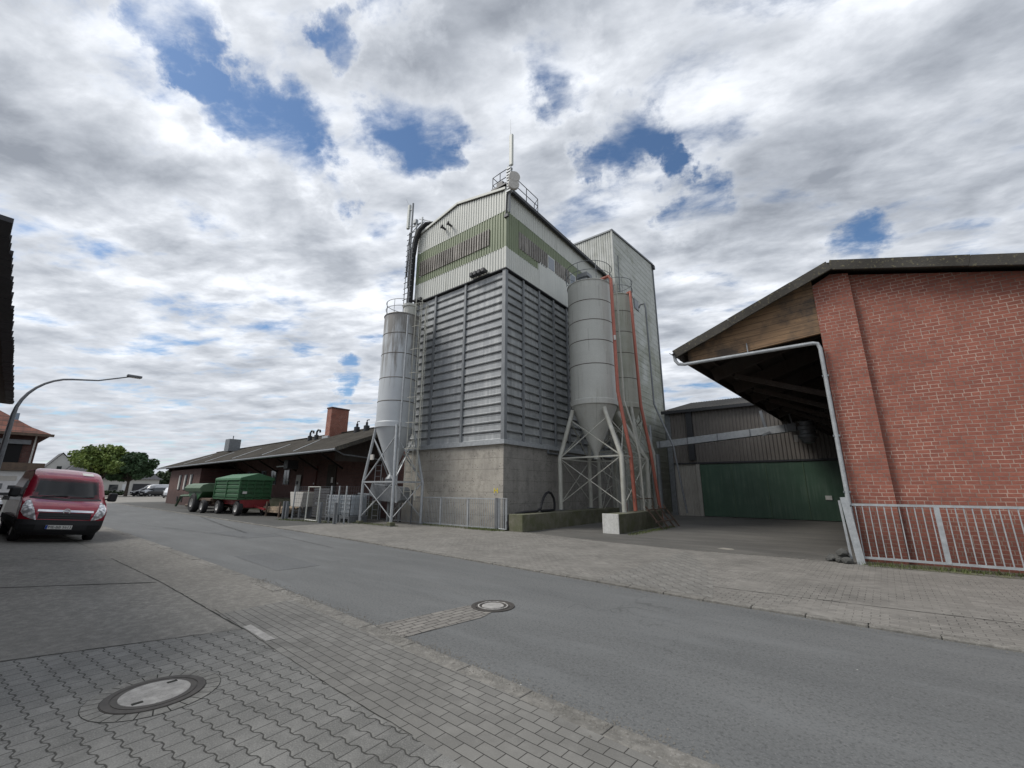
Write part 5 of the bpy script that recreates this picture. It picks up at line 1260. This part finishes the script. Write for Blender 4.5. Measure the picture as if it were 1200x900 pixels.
def text(body, size, m, par, loc, rot=(R(90), 0, R(90)), name='lettering', ext=.002):
    cu = bpy.data.curves.new(name, 'FONT'); cu.body = body; cu.size = size; cu.align_x = 'CENTER'; cu.align_y = 'CENTER'; cu.extrude = ext; cu.resolution_u = 3
    tmp = bpy.data.objects.new('tmp', cu); COL.objects.link(tmp); dg = bpy.context.evaluated_depsgraph_get()
    me = bpy.data.meshes.new_from_object(tmp.evaluated_get(dg)); bpy.data.objects.remove(tmp)
    o = bpy.data.objects.new(name, me); COL.objects.link(o); me.materials.clear(); me.materials.append(M[m]); o.parent = par; o.location = loc; o.rotation_euler = rot
    return o
vn = thing('red_van', 'dark red panel van with black bumper parked on the driveway at the left', 'van', (-18.55, 2.08, .04), local=True, rot=(R(-4.86), 0, R(1)))
vp = [(.22, .12), (.34, .02), (.50, 0), (.62, .02), (.80, .05), (.92, .10), (1.02, .22), (1.12, .42), (1.22, .70), (1.28, .80), (1.85, 1.42), (1.92, 1.52), (2.02, 1.75), (2.12, 2.15), (2.18, 2.5)]
vw = [(.22, .82), (.40, .91), (.9, .94), (1.2, .93), (1.7, .86), (1.95, .80), (2.06, .785), (2.12, .74), (2.16, .64), (2.18, .02)]
v_ = Car(vn, vp, vw, 5.0, 'carred', .22, 2.18, .64, curv=.07, hole=(.68, 1.30, 1.80))
v_.patch([(-.76, 1.27), (0, 1.24), (.76, 1.27), (.70, 1.82), (0, 1.87), (-.70, 1.82)], 'windscreen', 'clearglass', .014)
for y in (-.40, .36):
    MB().box(-2.15, -1.98, y-.24, y+.24, .9, 1.58).box(-2.13, -2.0, y-.13, y+.13, 1.58, 1.80).build('seat', 'cream', vn, bev=.04)
MB().box(-1.75, -1.15, -.80, .80, .95, 1.22).build('dashboard', 'galvdark', vn)
MB().box(-1.72, -1.42, .3, .52, 1.2, 1.21).build('dashboard_paper', 'paper', vn)
MB().box(-1.62, -1.58, .60, .72, 1.2, 1.42).build('dashboard_holder', 'black', vn)
MB().tube([(-1.95, -.40+.19*math.cos(a*PI/8), 1.25+.17*math.sin(a*PI/8)) for a in range(17)], .016, 6).build('steering_wheel', 'black', vn)
MB().box(-1.72, -1.70, -.12, .12, 1.72, 1.80).build('rear_view_mirror', 'black', vn)
MB().add([(-2.6, -.8, .6), (-2.6, .8, .6), (-2.6, .72, 2.05), (-2.6, -.72, 2.05)], [(0, 1, 2, 3)]).build('bulkhead', 'galvdark', vn)
v_.patch([(-.80, 1.22), (0, 1.18), (.80, 1.22), (.80, 1.27), (0, 1.24), (-.80, 1.27)], 'scuttle', 'black', .018)
for sg in (-1, 1):
    v_.patch([(sg*a, b) for a, b in ((.78, 1.19), (.86, 1.14), (.915, 1.0), (.915, .84), (.84, .73), (.70, .66), (.58, .63), (.62, .76), (.68, .94))], 'headlight', 'lens', .02)
    mr_ = MB().box(-1.25, -1.02, .0, .22, 1.22, 1.50); mr_.v = [(x, sg*(1.0+y), z) for x, y, z in mr_.v]; mi = mr_.build('mirror', 'black', vn, bev=.05)
    MB().bar((-1.15, sg*.88, 1.25), (-1.12, sg*1.03, 1.3), .05).build('mirror_arm', 'black', vn)
    MB().bar((-1.0+.0, sg*.05, 1.262), (-1.02, sg*.62, 1.285), .025).build('wiper', 'black', vn) if False else None
    for x in (-.95, -4.0): wheel(vn, (x, sg*.80, .33), .33, .22, rimm='rim')
    MB().add([(-1.25, sg*.945, 1.22), (-2.15, sg*.945, 1.22), (-2.15, sg*.875, 1.72), (-1.62, sg*.875, 1.72)], [(0, 1, 2, 3)]).build('door_glass', 'glass', vn)
    MB().box(-4.8, -.6, sg*.94-.008, sg*.94+.008, .5, .66).build('side_rail', 'black', vn)
v_.patch(rect(-.56, .56, .66, .84), 'grille', 'black', .016)
for z in (.70, .76): v_.patch(rect(-.54, .54, z, z+.014), 'grille_bar', 'blackmetal', .024, sub=3)
v_.patch(rect(-.60, .60, .865, .925), 'chrome_strip', 'chrome', .024)
em = MB(); em.lathe([(.060, -.01), (.060, .012), (.082, .012), (.082, -.01)], (0, 0, 0), 28); em.v = [(z+.065+v_.fx(0, .89)-.04, x, y+.885) for x, y, z in em.v]; eo = em.build('emblem_ring', 'chrome', vn)
MB().bar((v_.fx(0, .89)+.034, -.075, .878), (v_.fx(0, .89)+.034, .02, .89), .012, .014).bar((v_.fx(0, .89)+.034, -.02, .880), (v_.fx(0, .89)+.034, .075, .892), .012, .014).build('emblem_bolt', 'chrome', vn)
pl = v_.patch(rect(-.34, .22, .385, .495), 'number_plate', 'plate', .03)
v_.patch(rect(-.34, -.295, .388, .492), 'plate_band', 'eublue', .034, par=pl, sub=2)
text('ME-BB 5613', .098, 'blackmetal', pl, (v_.fx(-.04, .44)+.034, -.04, .438))
v_.patch(rect(-.85, -.55, .36, .50), 'fog_recess', 'tarmac_cap', .012); v_.patch(rect(.55, .85, .36, .50), 'fog_recess', 'tarmac_cap', .012)
v_.patch(rect(.30, .58, 2.0, 2.09), 'roof_sticker', 'paper', .02)
for a, b in ((-.55, .0), (.05, .60)): MB().bar((v_.fx(a, 1.27)+.03, a, 1.27), (v_.fx(b, 1.31)+.035, b, 1.32), .022).build('wiper', 'black', vn)
for y, z in ((-.38, 1.62), (.22, 1.60)): v_.patch([(y-.10, z-.22), (y+.10, z-.22), (y+.12, z), (y+.06, z+.10), (y-.08, z+.08), (y-.12, z)], 'seat_seen_through_glass', 'dish', .0145, sub=2) if False else None
# black car beyond the left edge
cpz = [(.2, .15), (.4, .02), (.6, 0), (.8, .03), (.92, .12), (1.0, .5), (1.08, 1.0), (1.5, 1.7), (1.58, 1.95), (1.64, 2.5)]
cwz = [(.2, .78), (.5, .88), (.9, .9), (1.05, .86), (1.5, .68), (1.58, .6), (1.62, .4), (1.64, .02)]
def smallcar(name, label, loc, rz, m, group=None, grille=True, sc=1, rx=0):
    c = thing(name, label, 'car', loc, group, True, (rx, 0, rz)); c.scale = (sc, sc, sc)
    k = Car(c, cpz, cwz, 4.4, m, .2, 1.64, .42)
    k.patch([(-.74, 1.10), (.74, 1.10), (.62, 1.48), (-.62, 1.48)], 'windscreen', 'glass', .014, sub=3)
    for sg in (-1, 1):
        k.patch([(sg*.55, .72), (sg*.84, .74), (sg*.86, .88), (sg*.62, .84)], 'headlight', 'lens', .016, sub=3)
        for x in (-.85, -3.5): wheel(c, (x, sg*.78, .32), .32, .2)
        MB().add([(-1.5, sg*.87, 1.05), (-3.9, sg*.87, 1.05), (-3.6, sg*.705, 1.46), (-1.95, sg*.705, 1.46)], [(0, 1, 2, 3)]).build('side_glass', 'glass', c)
        MB().box(-1.5, -1.35, sg*.9, sg*1.03, 1.02, 1.14).build('mirror', m, c) if sg > 0 else MB().box(-1.5, -1.35, -1.03, -.9, 1.02, 1.14).build('mirror', m, c)
    if grille:
        k.patch(rect(-.42, .42, .55, .78), 'grille', 'black', .014, sub=3); k.patch(rect(-.5, .5, .80, .84), 'chrome_strip', 'chrome', .018, sub=3)
    k.patch(rect(-.26, .26, .42, .52), 'number_plate', 'plate', .016, sub=3)
    return c
smallcar('parked_car', 'black car with a chrome grille bar parked left of the red van', (-20.0, -.12, .17), R(1), 'carblack', sc=1.12, rx=R(-4.5))
smallcar('parked_car', 'dark car parked in front of the white bungalow by the dark tree', (-101, 20.6, -.03), R(-60), 'carblack', 'cars parked in the far yard')
smallcar('parked_car', 'white car half hidden by the corner of the warehouse', (-85, 21.0, -.03), R(-12), 'carwhite', 'cars parked in the far yard')
smallcar('parked_car', 'dark small car nearest the bungalow door in the far yard', (-104, 19.7, -.03), R(-80), 'carblack', 'cars parked in the far yard')
v2 = thing('white_van', 'white panel van parked sideways before the bungalow garage', 'van', (-104, 20.6, -.03), None, True, (0, 0, R(-75)))
k2 = Car(v2, vp, vw, 5.2, 'carwhite', .22, 2.18, .45)
k2.patch([(-.76, 1.27), (.76, 1.27), (.70, 1.82), (-.70, 1.82)], 'windscreen', 'glass', .014, sub=3)
for sg in (-1, 1):
    for x in (-.95, -4.0): wheel(v2, (x, sg*.80, .33), .33, .22)
    MB().add([(-1.25, sg*.95, 1.22), (-2.3, sg*.95, 1.22), (-2.3, sg*.88, 1.72), (-1.62, sg*.88, 1.72)], [(0, 1, 2, 3)]).build('door_glass', 'glass', v2)
    k2.patch([(sg*.6, .7), (sg*.88, .8), (sg*.88, 1.0)], 'headlight', 'lens', .02, sub=3)

# ------------------------------------------------------------------ street lamp
lp = thing('street_lamp', 'curved steel street lamp with a long arm reaching over the road', 'lamp', (-26, .78, 0))
pts = [(-26, .78, 0), (-26, .78, 2.5), (-26, .79, 4.45)]
for k in range(1, 9): a = PI/2*k/8*.94; pts.append((-26, .79+1.5*(1-math.cos(a)), 4.45+1.75*math.sin(a)))
e_ = pts[-1]; pts += [(-26, e_[1]+.8, e_[2]+.12), (-26, 4.0, 6.72)]
MB().tube(pts, [.10, .095, .075]+[.06-.003*k for k in range(8)]+[.032, .03], 10).build('curved_pole', 'galvdark', lp, smooth=True)
MB().box(-26.1, -25.9, 3.85, 4.4, 6.70, 6.81).build('lamp_head', 'galvdark', lp, bev=.03); MB().box(-26.07, -25.93, 3.95, 4.35, 6.68, 6.70).build('lamp_lens', 'cream', lp)

# ------------------------------------------------------------------ buildings on the left side
nb = thing('brick_building', 'dark brick building with overhanging tiled roof at the left edge of the picture', 'building', (-17, -3, 0))
a0 = (-8.2, -.33); a1 = (-27, .66)
def L2(t, off): # point along eave line, offset to -y
    return (a0[0]+(a1[0]-a0[0])*t, a0[1]+(a1[1]-a0[1])*t-off)
def quadbox(mb, o0, o1, z0, z1, t0=0, t1=1):
    p = [L2(t0, o0), L2(t1, o0), L2(t1, o1), L2(t0, o1)]
    return mb.add([(x, y, z) for z in (z0, z1) for x, y in p], [(0, 1, 2, 3), (7, 6, 5, 4), (0, 4, 5, 1), (1, 5, 6, 2), (2, 6, 7, 3), (3, 7, 4, 0)])
quadbox(MB(), 1.35, 9, -.1, 4.95, .02, .98).build('wall', 'dbrickx', nb)
p = [L2(0, 0), L2(1, 0), L2(1, 5.2), L2(0, 5.2), L2(1, 10.4), L2(0, 10.4)]
mb = MB().add([(*p[0], 5.0), (*p[1], 5.0), (*p[2], 8.4), (*p[3], 8.4), (*p[4], 5.0), (*p[5], 5.0)], [(0, 1, 2, 3), (3, 2, 4, 5)]); mb.build('roof', 'rooftile', nb)
mb = MB()
for k in range(64):
    t = k/64; x, y = L2(t, -.02-random.uniform(0, .03)); mb.box(x-.18, x+.178, y-.14, y+.05, 4.95+random.uniform(0, .01), 5.02)
mb.build('eave_tiles', 'slate', nb)
mb = MB(); mb.add([(*p[0], 4.96), (*p[1], 4.96), (*L2(1, 1.4), 5.0), (*L2(0, 1.4), 5.0)], [(0, 1, 2, 3)]); mb.build('soffit', 'darkwood', nb)
bk = thing('brick_house', 'red brick house with a swept tiled hip roof behind the street lamp', 'house', (-43, -3, 0))
MB().box(-52, -39, -13, 2.5, -.1, 4.9).build('wall', 'dbricky', bk)
def hip(x0, x1, y0, y1, z0, zk, z1, kick, ridge_in, m, par, name='roof'):
    r0 = [(x0, y0, z0), (x1, y0, z0), (x1, y1, z0), (x0, y1, z0)]
    k = kick; r1 = [(x0+k, y0+k, zk), (x1-k, y0+k, zk), (x1-k, y1-k, zk), (x0+k, y1-k, zk)]
    xc = (x0+x1)/2; r2 = [(xc, y0+ridge_in, z1), (xc, y1-ridge_in, z1)]
    return MB().add(r0+r1+r2, [(0, 1, 5, 4), (1, 2, 6, 5), (2, 3, 7, 6), (3, 0, 4, 7), (4, 5, 8), (5, 6, 9, 8), (6, 7, 9), (7, 4, 8, 9), (3, 2, 1, 0)]).build(name, m, par)
hip(-52.6, -38.4, -13.6, 3.0, 4.75, 5.2, 9.2, .9, 6.4, 'rooftile', bk)
MB().box(-38.48, -38.36, -13.6, 3.05, 4.62, 4.78).build('gutter', 'redframe', bk).data.materials[0] = M['rust']
f_ = MB().box(-39.02, -38.9, -1.5, 1.9, 2.9, 4.2).build('window', 'tarmac_cap', bk)
MB().box(-38.92, -38.8, -1.9, 2.2, 4.12, 4.38).build('awning_box', 'galvdark', bk)
MB().box(-38.95, -38.85, 2.32, 2.40, 2.9, 4.7).build('downpipe', 'cream', bk)
MB().add([(-38.95, 1.1, 5.55), (-38.95, 1.45, 5.55), (-39.3, 1.45, 6.0), (-39.3, 1.1, 6.0)], [(0, 1, 2, 3)]).build('roof_window', 'skyglass', bk)
cp = thing('flat_roof_garage', 'flat roofed garage with pale front covered in a picture banner behind the cars', 'garage', (-36, -2, 0))
MB().box(-38.9, -36.2, -8, 2.5, -.05, 2.5).build('wall', 'cream', cp); MB().box(-39.0, -35.9, -8.2, 2.8, 2.5, 2.92).build('flat_roof', 'rust', cp)
bn_ = MB().box(-36.2, -36.16, -4, 2.4, 1.1, 2.45).build('banner', 'carwhite', cp)
for (a, b, c, d_, m) in ((1.2, 1.9, 1.95, 2.2, 'dish'), (1.3, 1.45, 1.5, 1.8, 'galvdark'), (1.65, 2.15, 1.5, 1.7, 'blackmetal'), (.6, 1.1, 1.4, 1.9, 'rust'), (1.35, 2.2, 1.18, 1.32, 'blackmetal'), (-1, .2, 1.6, 2.3, 'galvdark')):
    MB().box(-36.16, -36.14, a, b, c, d_).build('banner_picture', m, bn_)
# far houses
wg = thing('gable_house', 'white gabled house with dark roof peeking over the red van', 'house', (-128, 13, 0))
MB().prism([(10.0, -.1), (14.6, -.1), (14.6, 5.6), (12.0, 8.3), (10.0, 5.4)], 'x', -134, -127).build('wall', 'cream', wg)
MB().add([(-126.7, 14.9, 5.3), (-134, 14.9, 5.3), (-134, 12.0, 8.5), (-126.7, 12.0, 8.5), (-126.7, 9.7, 5.1), (-134, 9.7, 5.1)], [(0, 1, 2, 3), (3, 2, 5, 4)]).build('roof', 'slate', wg)
MB().box(-127.02, -126.95, 11.6, 12.3, 5.0, 5.7).build('window', 'glass', wg)
MB().box(-136, -129, 14.7, 22, -.1, 5.5).build('side_wing', 'cream', wg); MB().prism([(14.7, 5.4), (22, 5.4), (21, 8.2), (14.7, 8.2)], 'x', -136, -129).build('wing_roof', 'slate', wg)
bg_ = thing('bungalow', 'white bungalow with dark hipped roof and garage door behind the dark tree', 'house', (-122, 20, 0))
MB().box(-130, -119, 12, 26.9, -.1, 3.3).build('wall', 'cream', bg_)
hip(-131, -118.5, 11, 27.5, 3.25, 3.7, 7.0, .8, 3.4, 'slate', bg_)
MB().box(-119.02, -118.9, 22.6, 25.6, 0, 2.3).build('garage_door', 'blackmetal', bg_)
MB().box(-119.02, -118.93, 20.9, 21.9, 0, 2.2).build('door', 'carwhite', bg_)
for y in (13.2, 16.2, 18.9): MB().box(-119.02, -118.93, y, y+1.4, .95, 2.1).build('window', 'glass', bg_)
# trees and hedges
def foliage(mb, blobs, n, size, seed):
    rnd = random.Random(seed); tot = sum(b[3]*b[4] for b in blobs)
    for b in blobs:
        cx, cy, cz, r, rz = b; m_ = int(n*(b[3]*b[4])/tot)
        for _ in range(m_):
            while True:
                p = Vector((rnd.uniform(-1, 1), rnd.uniform(-1, 1), rnd.uniform(-1, 1))); l = p.length
                if .25 < l < 1: break
            p = p*(.55+.45*l) if l < .8 else p
            c = Vector((cx+p.x*r, cy+p.y*r, cz+p.z*rz)); a = Vector((rnd.gauss(0, 1), rnd.gauss(0, 1), rnd.gauss(0, 1))).normalized(); b2 = a.orthogonal().normalized(); c2 = a.cross(b2); s = size*rnd.uniform(.6, 1.3)
            mb.add([c-b2*s-c2*s*.5, c+b2*s-c2*s*.5, c+b2*s*.3+c2*s, c-b2*s*.6+c2*s*.8], [(0, 1, 2, 3)])
    return mb
def tree(label, base, h, r, zc, m, n, seed, group=None, ls=.3):
    rnd = random.Random(seed); t = thing('leafy_tree', label, 'tree', (*base, 0), group)
    mb = MB().tube([(base[0], base[1], -.1), (base[0]+.05, base[1], zc*.4), (base[0], base[1]+.1, zc)], [h*.035, h*.026, h*.018], 8)
    mb.build('trunk', 'bark', t)
    mb = MB()
    blobs = []
    for k in range(30):
        a = rnd.uniform(0, 2*PI); q = rnd.uniform(.25, .85)*r; z = rnd.uniform(zc*.75, h*.86)
        f = 1-((z-zc)/(h-zc+.01))**2*.55 if z > zc else .8
        br = rnd.uniform(.15, .31)*r
        x, y = base[0]+math.cos(a)*q*f, base[1]+math.sin(a)*q*f
        blobs.append((x, y, z, br, br*.8)); MB().tube([(base[0], base[1], zc*.55), ((base[0]+x)/2, (base[1]+y)/2, (zc*.6+z)/2+.2), (x, y, z)], [h*.014, h*.009, h*.003], 5).build('limb', 'bark', t)
    blobs += [(base[0], base[1], h*.80, r*.45, h*.16), (base[0], base[1], h*.6, r*.55, h*.2)]
    foliage(mb, blobs, n, ls, seed); mb.build('crown', m, t)
    return t
tree('tall yellow green leafy tree behind the roof of the red van', (-106, 15.3), 9.6, 4.9, 4.8, 'leafA', 10000, 3, ls=.2)
tree('dark green round tree standing before the white bungalow', (-104, 19.0), 8.3, 3.7, 4.6, 'leafB', 9000, 5, ls=.2)
hd = thing('hedge', 'tall dark hedge between the bungalow and the warehouse roof', 'hedge', (-124, 30, 0))
foliage(MB(), [(-124, 28.2+k*1.6, 2.2, 1.9, 2.9) for k in range(5)], 5000, .3, 9).build('hedge_leaves', 'leafC', hd)
MB().box(-124.3, -123.7, 27, 36, -.1, 3.2).build('hedge_wood', 'leafC', hd)
rnd = random.Random(4); mb = MB()
bl = [(-190+rnd.uniform(-20, 20), -40+k*3.2, rnd.uniform(2, 4.5), rnd.uniform(3.5, 6), rnd.uniform(3, 5.2)) for k in range(34)]
bl += [(-75+rnd.uniform(-6, 6)+k*4, 62+rnd.uniform(-5, 5), rnd.uniform(2, 4), 4.5, rnd.uniform(3.5, 4.5)) for k in range(26)]
foliage(mb, bl, 16000, .8, 12); o = mb.build('distant_wood', 'leafC'); tag(o, 'distant dark wood along the horizon', 'wood', kind='stuff')
tag(foliage(MB(), [(-118.2, 12+k*1.1, .45, .6, .5) for k in range(9)], 1500, .16, 8).build('low_hedge', 'leafC'), 'low clipped hedge along the bungalow front', 'hedge')
